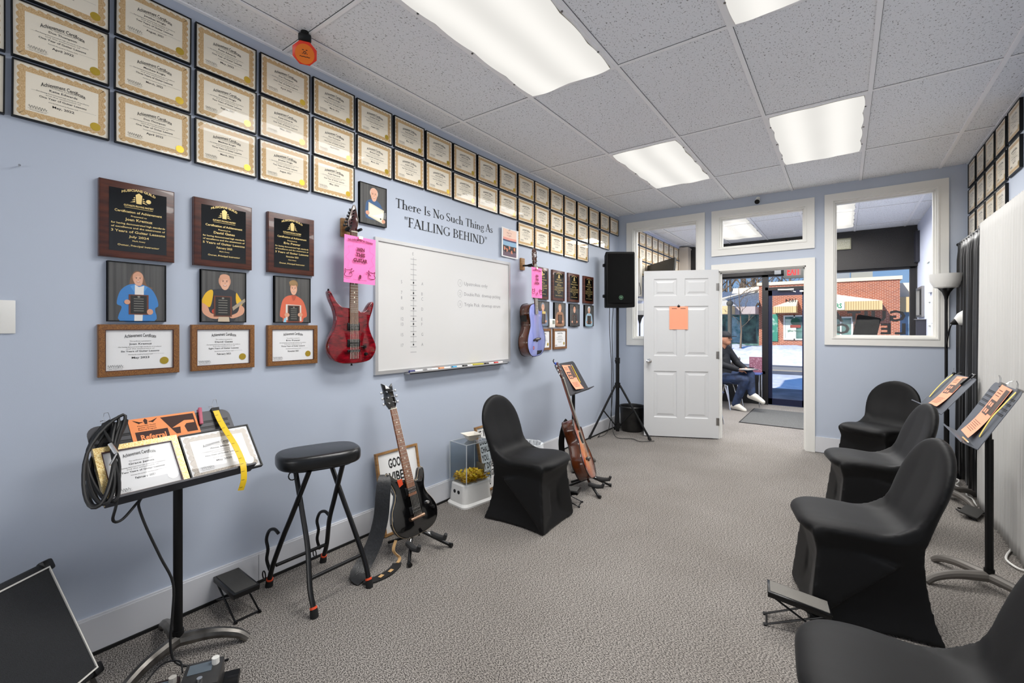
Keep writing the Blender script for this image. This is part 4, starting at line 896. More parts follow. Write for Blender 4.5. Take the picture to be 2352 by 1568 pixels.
# black double-cut guitar
PRS = spline([(0, 0), (-.085, .006), (-.140, .040), (-.165, .105), (-.150, .175), (-.118, .23), (-.106, .275), (-.118, .325), (-.140, .372), (-.138, .398), (-.118, .392), (-.085, .355), (-.045, .338), (.03, .315), (.055, .305), (.075, .325), (.092, .362), (.112, .372), (.126, .355), (.120, .31), (.104, .26), (.112, .215), (.148, .155), (.163, .10), (.140, .038), (.085, .006)], 5)
def electric_black():
    M = basis((.09, .996, 0), (-.275, .02, .961), (.957, -.087, .276), (-2.075, 1.862, .098))
    M = M.to_3x3(); x = M.col[0].normalized(); z = x.cross(M.col[1]).normalized(); y = z.cross(x); M = basis(x, y, z, (-2.085, 1.895, .098)) @ RZ(4.0)
    r = thing('electric_guitar', 'gloss black electric guitar leaning in a floor stand with a strap', 'guitar', M)
    MB().prism(PRS, -.022, .018, bev=.010, seg=3).build('body', BLK, r, ang=40)
    MB().tube([(x_ * 1.003, y_, .010) for x_, y_ in PRS[::2]], .0022, 5, closed=True).build('binding', mat('aged_binding', 'b9a582', .4), r)
    neck_set(r, .33, .765, .055, .043, .028, 22, mat('brown_rosewood', '6d3d22', .45, var=(30, '8d5633', (8, 1, 1))), m_maple, .635)
    hd = [(-.0215, .768), (.0215, .768), (.040, .805), (.030, .86), (.034, .925), (.010, .905), (-.012, .918), (-.040, .935), (-.036, .87), (-.043, .81)]
    MB().prism(hd, .004, .018, bev=.002).build('headstock', BLK, r, ang=30)
    tuners(r, [(s * (.022 - 0), .805 + .036 * k, s * .030) for s in (-1, 1) for k in range(3)], .018, m_chrome, .010)
    humbucker(r, .262, .018, cov=m_black); humbucker(r, .145, .018, cov=m_black)
    b = MB(); b.cyl((-.05, .098, .026), (.05, .098, .026), .010); b.build('bridge', mat('rose_gold_bridge', 'c9a48a', .25, 1), r)
    knob(r, .095, .155, .018, m_chrome); knob(r, .128, .115, .018)
    b = MB().prism([(-.075, .30), (-.045, .31), (-.045, .345), (-.08, .345)], .0182, .0188); b.build('orange_sticker', mat('sticker_orange', 'c8421c', .4), r, ang=0)
    strings_on(r, .098, .768, .052, .036, .036, .0325); button(r, (-.128, .403, 0)); button(r, (0, 0, 0))
    # broad padded strap hanging from the upper horn down to the carpet
    s = MB(); Mi = M.inverted(); W3 = [(-2.21, 1.735, .470), (-2.185, 1.715, .440), (-2.165, 1.690, .36), (-2.15, 1.665, .25), (-2.135, 1.61, .14), (-2.12, 1.53, .055), (-2.10, 1.475, .022), (-2.05, 1.475, .008)]
    P = spline(W3, 4, False); Q = [Mi @ Vector(p) for p in P]; N = len(P)
    sd = (Mi.to_3x3() @ Vector((.35, .85, .1))).normalized()
    s.ribbon(Q, [.05 + .035 * min(1, i / 5) - .02 * max(0, (i - N + 6) / 6) for i in range(N)], .010, sd)
    s.build('strap', mat('quilted_black_leather', '111214', .42, bump=(55, .6, (1, 1, 4))), r, ang=60)
    s = MB(); W3 = [(-2.05, 1.475, .008), (-2.02, 1.52, .006), (-2.01, 1.60, .008), (-2.03, 1.67, .008), (-2.05, 1.70, .010)]
    s.ribbon([Mi @ Vector(p) for p in spline(W3, 4, False)], .052, .004, Mi.to_3x3() @ Vector((1, -.25, 0))); s.build('strap_tail', mat('black_leather', '131313', .6), r, ang=60)
    for p in ((-2.012, 1.56, .0115), (-2.012, 1.625, .0125)):
        MB().box((0, 0, 0), (.020, .030, .001), 0, Mi @ T(*p) @ RZ(15)).build('strap_slot', mat('tan_leather', 'c7a06d', .6), r, ang=0)
    s = MB(); s.ribbon([Mi @ Vector(p) for p in spline([(-2.045, 1.70, .014), (-2.07, 1.735, .02), (-2.10, 1.715, .06), (-2.115, 1.745, .105)], 4, False)], .018, .003, Mi.to_3x3() @ Vector((1, .3, 0))); s.build('strap_end', mat('tan_leather', 'c7a06d', .6), r, ang=60)
electric_black()
guitar_stand(T(-2.10, 1.89, 0) @ RZ(-95), 'folding floor stand under the black electric guitar')
# sunburst acoustic on its stand
yv = Vector((-.40, .09, .91)).normalized(); xv = Vector((-.33, .944, 0)); xv = (xv - yv * xv.dot(yv)).normalized(); zv = xv.cross(yv)
gs = acoustic(basis(xv, yv, zv, (-1.672, 3.44, .105)), 'sunburst acoustic guitar leaning in a floor stand', SUNB, DRED(True), True, HP, mat('dark_fretboard', '2b1a12', .4))
b = MB(); b.ribbon([gs.matrix_world.inverted() @ Vector(p) for p in spline([(-1.925, 3.45, .545), (-1.945, 3.43, .50), (-1.975, 3.43, .37), (-1.98, 3.45, .25)], 4, False)], .055, .006, gs.matrix_world.inverted().to_3x3() @ Vector((.5, .8, 0))); b.build('strap', mat('black_leather', '131313', .6), gs, ang=60)
guitar_stand(T(-1.715, 3.43, 0) @ RZ(-82), 'folding floor stand under the sunburst acoustic guitar')
# ================================================================== LEFT SIDE OF THE FLOOR
# tilted-back guitar amplifier
def amp():
    BR, TR = Vector((-2.15, .455, .12)), Vector((-2.305, .348, .50)); up = (TR - BR).normalized(); ed = Vector((.707, -.707, -.02)); ed = (ed - up * ed.dot(up)).normalized()
    n_ = up.cross(ed); n_ = n_ if n_.x > 0 else -n_
    # local x runs from the left edge to the right edge seen from the front
    X = -ed; Z = n_; Y = Z.cross(X); W, H, D = .58, .44, .235
    M = basis(X, Y, Z, BR + ed * W / 2 + up * H / 2)
    r = thing('guitar_amplifier', 'black guitar amplifier tilted back in the corner by the music stand', 'amplifier', M)
    MB().rbox((0, 0, -D / 2 - .004), (W, H, D), .014, seg=3).build('cabinet', mat('black_tolex', '17181a', .6, bump=(260, .7)), r)
    g = MB(); g.box((0, 0, -.003), (W - .05, H - .05, .008)); g.build('grille_cloth', mat('charcoal_grille', '1a1b1d', .85, var=(700, '2a2c2f', (1, .5, 1), .2), bump=(300, .8)), r, ang=0)
    MB().ring(-W / 2 + .02, -H / 2 + .02, W / 2 - .02, H / 2 - .02, .005, -.003, .005).build('piping', mat('white_piping', 'd9d6cf', .5), r, ang=0)
    for sx in (-1, 1):
        for sy in (-1, 1):
            MB().rbox((sx * (W / 2 - .015), sy * (H / 2 - .015), -.012), (.04, .04, .03), .008).build('corner_guard', m_black, r)
    MB().tube([(-.09, H / 2, -.12), (-.085, H / 2 + .022, -.12), (.085, H / 2 + .022, -.12), (.09, H / 2, -.12)], .010, 8).build('handle', m_rubber, r)
    for sx in (-1, 1): MB().bb((sx * (W / 2 + .002) - .004, -H / 2 - .12, -.055), (sx * (W / 2 + .002) + .004, -H / 2 + .10, -.035)).build('tilt_leg', m_steel, r, ang=0)
amp()

# ---------------------------------------------------------------- music stands
def music_stand(desk, yaw, tilt, pole, label, legs, w=.5, h=.33, legrad=.25, group='black music stands', shiny=False, grooves=True, slate=False):
    base = T(pole[0], pole[1], 0); r = thing('music_stand', label, 'music stand', base, group)
    inv = base.inverted()
    ct, st = math.cos(math.radians(tilt)), math.sin(math.radians(tilt))
    D = T(*desk) @ RZ(yaw) @ basis((1, 0, 0), (0, st, ct), (0, -ct, st)); L = inv @ D
    rr = .035; o = []
    for cx_, cy_, a0 in ((w / 2 - .004, .004, -90), (w / 2 - rr, h - rr, 0), (-w / 2 + rr, h - rr, 90), (-w / 2 + .004, .004, 180)):
        rad = rr if cy_ > .1 else .004
        for q in range(6): a = math.radians(a0 + 18 * q); o.append((cx_ + rad * math.cos(a), cy_ + rad * math.sin(a)))
    b = MB(); b.prism(o, -.003, 0); 
    if grooves:
        for k in range(4): y = h - .05 - .028 * k; b.box((0, y, .0008), (w - .03, .004, .0022), 1); b.box((0, y - .007, .0008), (w - .03, .003, .0016), 1)
    dk = mat('reflection_tinted_desk', '5f636b', .42, .2) if slate else mat('charcoal_desk', '35353a', .45, .2); b.build('desk', [dk, m_black], r, ang=30, M=L)  # slate: charcoal desk lightened, its reflected light put into the colour
    MB().bb((-w / 2, 0, 0), (w / 2, .003, .062)).bb((-w / 2, .0, .060), (w / 2, .008, .063)).build('lip', dk, r, ang=0, M=L)
    dm = L @ Vector((0, h * .35, -.012)); top = Vector((0, 0, max(dm.z - .03, .3)))
    b = MB(); b.cyl((0, 0, .055), (0, 0, top.z - .05), .0165, n=16); b.cyl((0, 0, top.z - .06), (0, 0, top.z), .0105, n=14); b.cyl((0, 0, .055), (0, 0, .105), .021, n=16); b.build('pole', m_black, r)
    b = MB(); b.tube([top, top.lerp(dm, .5) + Vector((0, 0, .01)), dm], .010, 8); b.cyl(L @ Vector((-.03, h * .35, -.014)), L @ Vector((.03, h * .35, -.014)), .013, n=12); b.build('tilt_joint', m_blackm, r)
    lw = .026
    for a in legs:
        d = Vector((math.cos(math.radians(a)), math.sin(math.radians(a)), 0))
        P = spline([d * .0 + Vector((0, 0, .062)), d * .05 + Vector((0, 0, .064)), d * legrad * .55 + Vector((0, 0, .060)), d * legrad * .85 + Vector((0, 0, .038)), d * legrad + Vector((0, 0, .008))], 4, False)
        MB().tube(P, [lw] * 5 + [lw - .002 - .0006 * k for k in range(len(P) - 5)], 10).build('leg', m_dsteel if shiny else mat('dusty_bronze_leg', '6d6964', .5, .3), r)
    return r, D
s1, D1 = music_stand((-2.11, .694, .714), 93, 39, (-2.215, .700), 'music stand holding two framed certificates in front of the blue wall', (58, -63, 175), shiny=True)
s3, D3 = music_stand((-2.066, 3.954, .716), 97, 31, (-2.14, 3.95), 'music stand with an orange flyer behind the sunburst guitar', (60, -60, 180), grooves=False)
rA, DA = music_stand((.52, 3.352, .756), -90, 27.5, (.605, 3.345), 'nearer music stand by the white curtain', (132, 205, -50), legrad=.28, slate=True)
rB, DB = music_stand((.553, 4.92, .690), -81, 36, (.655, 4.93), 'farther music stand in front of the black curtain', (160, -60, 40), w=.49, h=.345, grooves=False, slate=True)
# things on the left stand (desk coordinates: x along the desk, y up it, z out of it)
def on(D, x, y, z, rz=0): return D @ T(x, y, z) @ RZ(rz)
c = thing('wood_framed_certificate', 'golden-framed certificate resting on the left music stand', 'certificate', on(D1, -.119, .114, .012), 'certificates in golden wooden frames')
w, h = .264, .224
MB().ring(-w / 2, -h / 2, w / 2, h / 2, .022, -.008, .012).bb((-w / 2 + .002, -h / 2 + .002, -.008), (w / 2 - .002, h / 2 - .002, .003)).ring(-w / 2 + .021, -h / 2 + .021, w / 2 - .021, h / 2 - .021, .003, .003, .0125, 1).build('frame', [mat('bright_gold_frame', 'b8903c', .35, .3, var=(300, 'ecdca6')), m_wood], c, ang=0)
cert_sheet(w - .044, h - .044, lines_for(('Grace James', 'Two Years of Guitar Lessons', 'February 2021')), .0, .0, scal=False).build('certificate_sheet', [m_paperw, m_bord, m_ink, m_inkg], c, ang=0).location.z = .004
MB().disc(.085, -.052, .0175, 0, n=28).build('silver_seal', mat('silver_foil', 'd8d6d2', .2, .8), c, ang=0).location.z = .005
MB().rect(-w / 2 + .02, -h / 2 + .02, w / 2 - .02, h / 2 - .02).build('glass', m_cglass, c, ang=0).location.z = .0075
c = thing('framed_certificate', 'black-framed certificate with silver border resting at the end of the left music stand', 'certificate', on(D1, .158, .112, .012))
MB().ring(-CW / 2, -CH / 2, CW / 2, CH / 2, .005, -.008, .010).bb((-CW / 2, -CH / 2, -.008), (CW / 2, CH / 2, .002)).build('frame', m_black, c, ang=0)
cert_sheet(CW - .008, CH - .008, lines_for(('Anna Miller', 'One Year of Guitar Lessons', 'May 2020'))).build('certificate_sheet', [m_paperw, m_bordw, m_ink, m_inkg], c, ang=0).location.z = .003
MB().disc(.095, -.066, .0175, 0, n=28).build('silver_seal', mat('silver_foil'), c, ang=0).location.z = .004
MB().rect(-CW / 2 + .004, -CH / 2 + .004, CW / 2 - .004, CH / 2 - .004).build('glass', m_cglass, c, ang=0).location.z = .0065
c = thing('referral_card', 'orange referral flyer tucked behind the certificates on the left music stand', 'flyer', on(D1, -.005, .272, .0022))
b = MB(); b.rect(-.118, -.085, .118, .066, 0, 0); b.poly([(-.01, .057), (.110, .057), (.110, -.03), (.03, -.03)], .0003, 1); b.poly([(.02, .0), (.07, .028), (.105, .025), (.105, .012), (.075, .012), (.065, -.0), (.07, -.03), (.045, -.03), (.05, .0)], .0005, 0)
b.rect(-.105, -.085, .005, .004, .0003, 1); b.text('Referral', .032, -.048, -.034, .0005, 0, bold=.03, fit=.085)
for s in (-1, 1):
    for k in range(3): b.poly([(-.062 + s * .008, .042 + .003 * k), (-.062 + s * (.042 - .006 * k), .060 - .006 * k), (-.062 + s * (.036 - .006 * k), .052 - .006 * k)][::s], .0004, 1)
b.poly([(-.066, .036), (-.058, .036), (-.055, .054), (-.062, .063), (-.069, .054)], .0004, 1)
for k, t in enumerate(('Musicians Guild', 'guitar lessons', 'Referral Program')): b.text(t, .008, -.062, .028 - .009 * k, .0005, 1, fit=.06)
b.build('sheet', [m_orange, m_brownink], c, ang=0)
c = thing('clothespin_clip', 'dusty pink clip on the top edge of the left music stand', 'clip', on(D1, .128, .305, .004, -10))
for z, s in ((.006, 1), (-.011, -1)): MB().rbox((0, 0, z), (.014, .085, .009), .003).build('jaw', mat('dusty_pink', 'b5556c', .5), c)
MB().cyl((-.008, .01, -.002), (.008, .01, -.002), .006, n=10).build('spring', m_steel, c)
def binder_clip(M, lb, metal=m_black):
    r = thing('binder_clip', lb, 'clip', M, 'binder clips on the music stands')
    b = MB(); b.add([(-.016, -.012, .006), (.016, -.012, .006), (.016, .010, .012), (-.016, .010, .012), (-.016, -.012, -.008), (.016, -.012, -.008), (.016, .010, -.014), (-.016, .010, -.014)], [(0, 1, 2, 3), (7, 6, 5, 4), (3, 2, 6, 7), (0, 3, 7, 4), (1, 5, 6, 2)]); b.build('body', metal, r, ang=0)
    for z, t in ((.010, .02), (-.012, -.015)): MB().tube([(-.009, .008, z), (-.010, .028, z + t * .4), (-.006, .040, z + t), (.006, .040, z + t), (.010, .028, z + t * .4), (.009, .008, z)], .0011, 6).build('wire_handle', m_chrome, r)
    return r
binder_clip(on(D1, .195, .327, 0), 'binder clip holding the yellow tape on the left music stand'); binder_clip(on(D1, -.185, .327, 0, 6), 'binder clip by the cable coil on the left music stand')
c = thing('yellow_tape_strip', 'long yellow measuring strap clipped over the left music stand', 'strap')
Q = [D1 @ Vector(p) for p in ((.192, .318, .014), (.192, .27, .018), (.193, .20, .034), (.196, .12, .055), (.196, .05, .066), (.190, .0, .074))]; Q += [Q[-1] + Vector((.012, -.003, -.055)), Q[-1] + Vector((.004, -.012, -.10))]
P = spline(Q, 5, False); b = MB(); b.ribbon(P, .024, .0016, (0, 1, 0)); b.build('strap', m_yellow, c, ang=60)
b = MB()
for k in range(3, len(P) - 2, 3): d = (P[k + 1][0] - P[k - 1][0], P[k + 1][1] - P[k - 1][1], P[k + 1][2] - P[k - 1][2]); dn = Vector(d).normalized(); nn = dn.cross(Vector((0, 1, 0))); nn = nn if nn.x > 0 else -nn; b.ribbon([Vector(P[k]) + nn * .0012 - Vector((0, .010, 0)), Vector(P[k]) + nn * .0012 + Vector((0, .002, 0))], .0018, .0004, dn)
b.build('scale_marks', mat('tape_marks', '8a7412', .6), c, ang=0)
# instrument cable coiled over the corner and running down to the pedals
c = thing('instrument_cable', 'black instrument cable coiled over the left music stand and trailing to the pedals', 'cable')
b = MB()
for k in range(6):
    P = []
    for q in range(28):
        a = 2 * PI * q / 28; x = -.230 - .003 * k + (.022 + .004 * k) * math.cos(a) + .055 * max(0, math.sin(a)) ** 2; y = .160 + (.158 + .004 * k) * math.sin(a); z = .030 + .006 * k + .018 * math.cos(a + .5 * k) - .03 * (math.cos(a) < -.2) * (-math.cos(a))
        P.append(D1 @ Vector((x + .022 * math.sin(a) * (k % 3), y, z)))
    b.tube(P, .0058, 7, closed=True)
b.build('coil', m_cable, c)
P = [D1 @ Vector(p) for p in ((-.215, .30, .04), (-.195, .15, .055), (-.225, .0, .045), (-.235, -.05, .0), (-.20, -.045, -.03), (-.13, .02, -.05))] + [(-2.20, .567, .66), (-2.185, .585, .58), (-2.16, .625, .45), (-2.14, .66, .34), (-2.13, .655, .22), (-2.12, .645, .12), (-2.10, .655, .05), (-2.06, .70, .022), (-2.02, .765, .014), (-1.99, .80, .02)]
MB().tube(spline(P, 5, False), .0048, 8).build('lead', m_cable, c)
j = MB(); j.cyl(D1 @ Vector((-.21, .215, .06)), D1 @ Vector((-.20, .17, .062)), .0075, n=10); j.cyl(D1 @ Vector((-.20, .17, .062)), D1 @ Vector((-.225, .13, .062)), .0032, n=8); j.build('jack_plug', m_chrome, c)
# orange flyer on the far left stand
def long_flyer(M, lb, w=.19, h=.30, style=0):
    r = thing('lesson_flyer', lb, 'flyer', M, 'orange flyers on the music stands')
    b = MB(); N = 10; C = lambda t: .004 + .030 * max(0, (-t / h)) ** 2 * 2.2
    for i in range(N):
        a, c_ = -h / 2 + h * i / N, -h / 2 + h * (i + 1) / N; b.quad((-w / 2, a, C(a)), (w / 2, a, C(a)), (w / 2, c_, C(c_)), (-w / 2, c_, C(c_)), 0)
    def rc(x0, y0, x1, y1, m_):
        k = 4
        for i in range(k):
            a, c_ = y0 + (y1 - y0) * i / k, y0 + (y1 - y0) * (i + 1) / k; b.quad((x0, a, C(a) + .0012), (x1, a, C(a) + .0012), (x1, c_, C(c_) + .0012), (x0, c_, C(c_) + .0012), m_)
    rc(w * .12, -.02 * h, w * .46, h * .46, 1); rc(-w * .38, -.06 * h, w * .10, h * .22, 1)
    for k in range(4):
        x, y = (-w * .30 + w * .20 * (k % 2)), (h * .13 - h * .13 * (k // 2)); rc(x, y - h * .03, x + w * .13, y + h * .045, 0) if False else b.quad(*[(px, py, C(py) + .0018) for px, py in ((x, y - h * .03), (x + w * .13, y - h * .03), (x + w * .13, y + h * .045), (x, y + h * .045))], 0)
    for k in range(6): y = -h * .22 - h * .035 * k; rc(-w * .38, y, w * (.30 - .05 * (k % 3)), y + .0022, 2)
    for k in range(3): y = h * .40 - h * .05 * k; rc(-w * .38, y, -w * .02, y + .003, 2)
    b.build('sheet', [m_orange2, mat('flyer_photo_ink', '54463f' if style else '4c5262', .6), m_brownink], r, ang=60)
    return r
long_flyer(on(D3, -.01, .165, .002, -4), 'orange flyer on the music stand behind the sunburst guitar', .20, .27, 1)
c = thing('pencil', 'yellow pencil lying on the music stand behind the sunburst guitar', 'pencil', on(D3, .12, .19, .007, -6)); MB().cyl((0, -.10, 0), (0, .09, 0), .0042, n=6).build('shaft', m_yellow, c, ang=0); MB().cyl((0, .09, 0), (0, .108, 0), .0042, .0006, n=6).build('tip', m_paper, c)
c = thing('capo', 'blue capo clamped at the top of the stand behind the sunburst guitar', 'capo', on(D3, -.205, .335, .004)); MB().rbox((0, .0, .006), (.075, .016, .010), .004).tube([(-.03, 0, .006), (-.038, -.02, .012), (-.02, -.045, .014)], .005, 8).build('bar', mat('blue_anodised', '1f4fb5', .3, .5), c); MB().tube([(-.03, .0, .0), (-.015, .03, -.006), (.012, .045, -.004)], .005, 8).build('lever', m_black, c)

# ---------------------------------------------------------------- folding footstools
def footstool(M, label, h=.12, tilt=0, grip='3b3a38'):
    r = thing('guitar_footstool', label, 'footstool', M, 'folding guitar footstools')
    Pm = T(0, 0, h) @ RX(tilt)
    MB().rbox((0, 0, 0), (.115, .245, .010), .003, M=Pm).box((0, 0, -.012), (.113, .240, .014), M=Pm).build('platform', m_blackm, r, ang=30)
    MB().box((0, 0, .006), (.095, .225, .003), M=Pm).build('rubber_mat', mat('ribbed_' + grip, grip, .85, bump=(160, .8, (1, 4, 1))), r, ang=0)
    for s in (-1, 1):
        e = Pm @ Vector((s * .05, -.10, -.014)); e2 = Pm @ Vector((s * .05, .10, -.014))
        MB().cyl(e2, (s * .052, -.125, .008), .0045, n=8).cyl((s * .052, -.125, .008), (s * .052, -.138, .006), .007, n=8).build('leg', m_blackm, r)
        MB().cyl(e, (s * .044, .125, .008), .0045, n=8).cyl((s * .044, .125, .008), (s * .044, .138, .006), .007, n=8).build('leg', m_blackm, r)
    MB().cyl((-.052, -.125, .008), (.052, -.125, .008), .004, n=8).cyl((-.044, .125, .008), (.044, .125, .008), .004, n=8).build('foot_bar', m_blackm, r)
    return r
footstool(T(-2.365, .985, 0) @ RZ(88), 'small black footstool against the baseboard by the left music stand', .125)
footstool(T(-1.74, 3.06, 0) @ RZ(105), 'black footstool behind the covered chair near the blue wall', .11)
footstool(T(-.165, 2.40, 0) @ RZ(98), 'tilted ribbed black footstool beside the nearest full covered chair', .140, 9, '7d7a74')

# ---------------------------------------------------------------- folding stool with padded seat
def stool():
    r = thing('folding_stool', 'black padded stool on crossed legs in front of the blue wall', 'stool', T(-2.205, 1.318, 0))
    S = T(.0, .0, .675) @ RZ(71)
    o = []
    for k in range(40):
        a = 2 * PI * k / 40; c_, s_ = math.cos(a), math.sin(a); o.append((math.copysign(abs(c_) ** .62, c_) * .203, math.copysign(abs(s_) ** .70, s_) * .135 - .018 * math.cos(a) ** 2 * 0))
    MB().prism(o, -.03, .042, bev=.022, seg=4, M=S).build('seat', mat('black_vinyl', '141516', .28, bump=(40, .15)), r, ang=60)
    MB().prism([(x * .8, y * .75) for x, y in o], -.04, -.029, M=S).build('seat_base', m_black, r)
    for y, nm in ((-.152, 0), (.152, 1)):
        ty = y * .62
        for (x0, xt, xc) in ((.212, -.085, 1), (-.212, .085, -1)):
            top = (xt * 1.0 - .0, ty + (.0), .645); k = MB(); off = .008 * xc
            k.tube(spline([(xt, ty + off, .645), (xt * .2 + x0 * .22, ty + (y - ty) * .35 + off, .42), (x0 * .48, ty + (y - ty) * .6 + off, .28), (x0 * .80, y + off * .5, .12), (x0, y, .028)], 5, False), .0125, 10)
            k.build('leg', m_blackm, r)
            f_ = r.children[-1]
            MB().cyl((x0 * .985, y, .034), (x0 * 1.012, y, .0), .0175, .019, n=14).build('rubber_foot', m_rubber, f_)
            MB().cyl((x0 * .965, y, .045), (x0 * .983, y, .036), .0165, n=14).build('orange_ring', mat('orange_ring', 'e2502a', .4), f_)
    b = MB(); b.cyl((.150, -.14, .15), (.150, .14, .15), .009); b.build('crossbar', m_blackm, r); MB().cyl((-.165, -.14, .12), (-.165, .14, .12), .009).build('crossbar', m_blackm, r)
    for y in (-.15, .13):
        b = MB(); b.tube(spline([(-.21, y, .085), (-.222, y - .01, .14), (-.205, y - .012, .20), (-.215, y - .015, .25), (-.19, y - .012, .30), (-.15, y - .005, .315), (-.12, y, .30)], 4, False), .0085, 8); b.build('guitar_rest', m_blackm, r)
        MB().tube([(-.23 + .016 * math.cos(a), y - .02, .062 + .02 * math.sin(a)) for a in [2 * PI * q / 12 for q in range(12)]], .0035, 6, closed=True).build('rest_loop', m_blackm, r)
    MB().tube([S @ Vector((-.14 + .018 * math.cos(a), -.085, -.05 + .02 * math.sin(a))) for a in [2 * PI * q / 12 for q in range(12)]], .003, 6, closed=True).build('release_loop', m_blackm, r)
stool()

# ---------------------------------------------------------------- framed posters on the floor, donation bin, basket
def floor_poster(M, label, w, h, draw):
    r = thing('framed_poster', label, 'poster', M, 'oak framed quote posters leaning on the wall')
    MB().ring(-w / 2, 0, w / 2, h, .014, 0, .022).build('frame', m_oak, r, ang=0)
    b = MB(); b.bb((-w / 2 + .01, .01, .002), (w / 2 - .01, h - .01, .010), 0); draw(b, w, h, .0105); b.build('print', [mat('poster_white', 'eeeeec', .5), m_ink], r, ang=0)
    MB().rect(-w / 2 + .014, .014, w / 2 - .014, h - .014).build('glass', m_cglass, r, ang=0).location.z = .015
def dgood(b, w, h, z):
    b.text('GOOD', .085, -.012, h - .115, z, 1, bold=.03, fit=.135); b.text('VIBES', .085, -.012, h - .205, z, 1, bold=.03, fit=.15); b.text('ONLY', .085, -.012, h - .295, z, 1, bold=.03, fit=.15)
def dchal(b, w, h, z):
    for k, t in enumerate(("IF IT", "DOESN'T", "CHALLENGE", "YOU,", "IT DOESN'T", "CHANGE", "YOU")): b.text(t, .068, -w / 2 + .035, h - .088 - .066 * k, z, 1, al='l', bold=.03, fit=min(.022 * len(t), w - .06))
def lean(y, x, a): return basis((0, 1, 0), (-math.sin(a), 0, math.cos(a)), (math.cos(a), 0, math.sin(a)), (x, y, .002))
floor_poster(lean(2.045, -2.385, .19), 'oak-framed GOOD poster leaning behind the black electric guitar', .355, .525, dgood)
floor_poster(lean(3.02, -2.375, .20), 'oak-framed quote poster leaning behind the covered chair', .33, .525, dchal)

r = thing('step_stool', 'white plastic step stool carrying the clear donation box', 'step stool', T(-2.345, 2.665, 0) @ RZ(-9))
b = MB()
def rr_(w, d, rad, z, n=5):
    return [((w / 2 - rad) * sx + rad * math.cos(math.radians(a0 + 90 * q / n)), (d / 2 - rad) * sy + rad * math.sin(math.radians(a0 + 90 * q / n)), z) for sx, sy, a0 in ((1, 1, 0), (-1, 1, 90), (-1, -1, 180), (1, -1, 270)) for q in range(n + 1)]
lv = [(.235, .315, .05, 0), (.235, .315, .05, .012), (.205, .285, .045, .028), (.185, .262, .04, .155), (.175, .25, .04, .168)]
P = [rr_(*q) for q in lv]; n_ = len(P[0])
for A, B in zip(P, P[1:]):
    for k in range(n_): b.quad(A[k], A[(k + 1) % n_], B[(k + 1) % n_], B[k])
b.poly([(p[0], p[1]) for p in P[-1]], .168); b.build('body', mat('glossy_white_plastic', 'e9e8e4', .25), r)
for x in (-.026, .022): MB().cyl((x, -.128, .105), (x, -.137, .105), .014, n=16).build('finger_hole', m_black, r)
r = thing('donation_box', 'clear acrylic box holding yellow picks on the white step stool', 'box', T(-2.345, 2.665, .170) @ RZ(-9))
b = MB(); W_, D_, H_ = .20, .245, .30; t = .003
for x in (-1, 1): b.bb((x * W_ / 2 - t / 2, -D_ / 2, 0), (x * W_ / 2 + t / 2, D_ / 2, H_))
for y in (-1, 1): b.bb((-W_ / 2, y * D_ / 2 - t / 2, 0), (W_ / 2, y * D_ / 2 + t / 2, H_))
b.bb((-W_ / 2, -D_ / 2, H_ - t), (W_ / 2, D_ / 2, H_)); b.build('acrylic_shell', glass('clear_acrylic', 'eef1f3', 1.25), r, ang=0)
b = MB()
for x in (-1, 1):
    for y in (-1, 1): b.bb((x * W_ / 2 - .0025, y * D_ / 2 - .0025, 0), (x * W_ / 2 + .0025, y * D_ / 2 + .0025, H_))
b.ring(-W_ / 2, -D_ / 2, W_ / 2, D_ / 2, .004, H_ - .004, H_ + .001); b.build('edge', mat('clear_edge', 'cfd3d6', .2), r, ang=0)
b = MB(); b.rect(-.05, .0, .05, .075, -D_ / 2 - .003, 0, RX(90)); b.build('paper_note', mat('tan_note', 'cdb79a', .7), r, ang=0).location = (-.03, 0, .02)
v = []; f = []
random.seed(11)
for k in range(420):
    x, y = random.uniform(-.088, .088), random.uniform(-.11, .11); z = .008 + random.random() * (.060 - 1.2 * (x * x + y * y)); M = T(x, y, max(.006, z)) @ Euler((random.uniform(-.7, .7), random.uniform(-.7, .7), random.uniform(0, 6))).to_matrix().to_4x4(); s = .012
    b_ = len(v); v += [tuple(M @ Vector(p)) for p in ((-s, -s * .8, 0), (s, -s * .8, 0), (s * .9, s * .6, .001), (0, s, 0), (-s * .9, s * .6, .001))]; f.append(tuple(b_ + q for q in range(5)))
o = MB().add(v, f).build('yellow_picks', mat('yellow_picks', 'f9d420', .45, var=(40, 'e3ab12')), r, ang=0); o['kind'] = 'stuff'; o['label'] = 'loose yellow picks'
r = thing('paper_bowl', 'square white paper bowl standing on the clear donation box', 'bowl', T(-2.345, 2.672, .4715) @ RZ(-20))
b = MB(); lv = [(.05, .05, .018, 0), (.075, .075, .02, .014), (.105, .105, .012, .042), (.128, .128, .006, .050)]; P = [rr_(*q) for q in lv]
for A, B in zip(P, P[1:]):
    for k in range(len(A)): b.quad(A[k], A[(k + 1) % len(A)], B[(k + 1) % len(A)], B[k])
b.poly([(p[0], p[1]) for p in P[0]], 0.0); b.build('bowl', mat('off_white_bowl', 'ece6da', .6), r)
r = thing('waste_basket', 'wastebasket with a white liner behind the covered chair by the blue wall', 'bin', T(-2.33, 3.44, 0))
MB().lathe([(.001, .002), (.095, .002), (.125, .285), (.128, .285)], 28).build('basket', mat('grey_mesh', '8a8a8c', .6), r)
b = MB(); n_ = 40
def rim(rad, z, j): return [((rad + .006 * math.sin(k * j)) * math.cos(2 * PI * k / n_), (rad + .006 * math.sin(k * j)) * math.sin(2 * PI * k / n_), z + .005 * math.sin(k * (j + 1.3))) for k in range(n_)]
P = [rim(.135, .20, 5), rim(.138, .25, 7), rim(.134, .292, 5), rim(.122, .294, 3), rim(.112, .20, 4)]
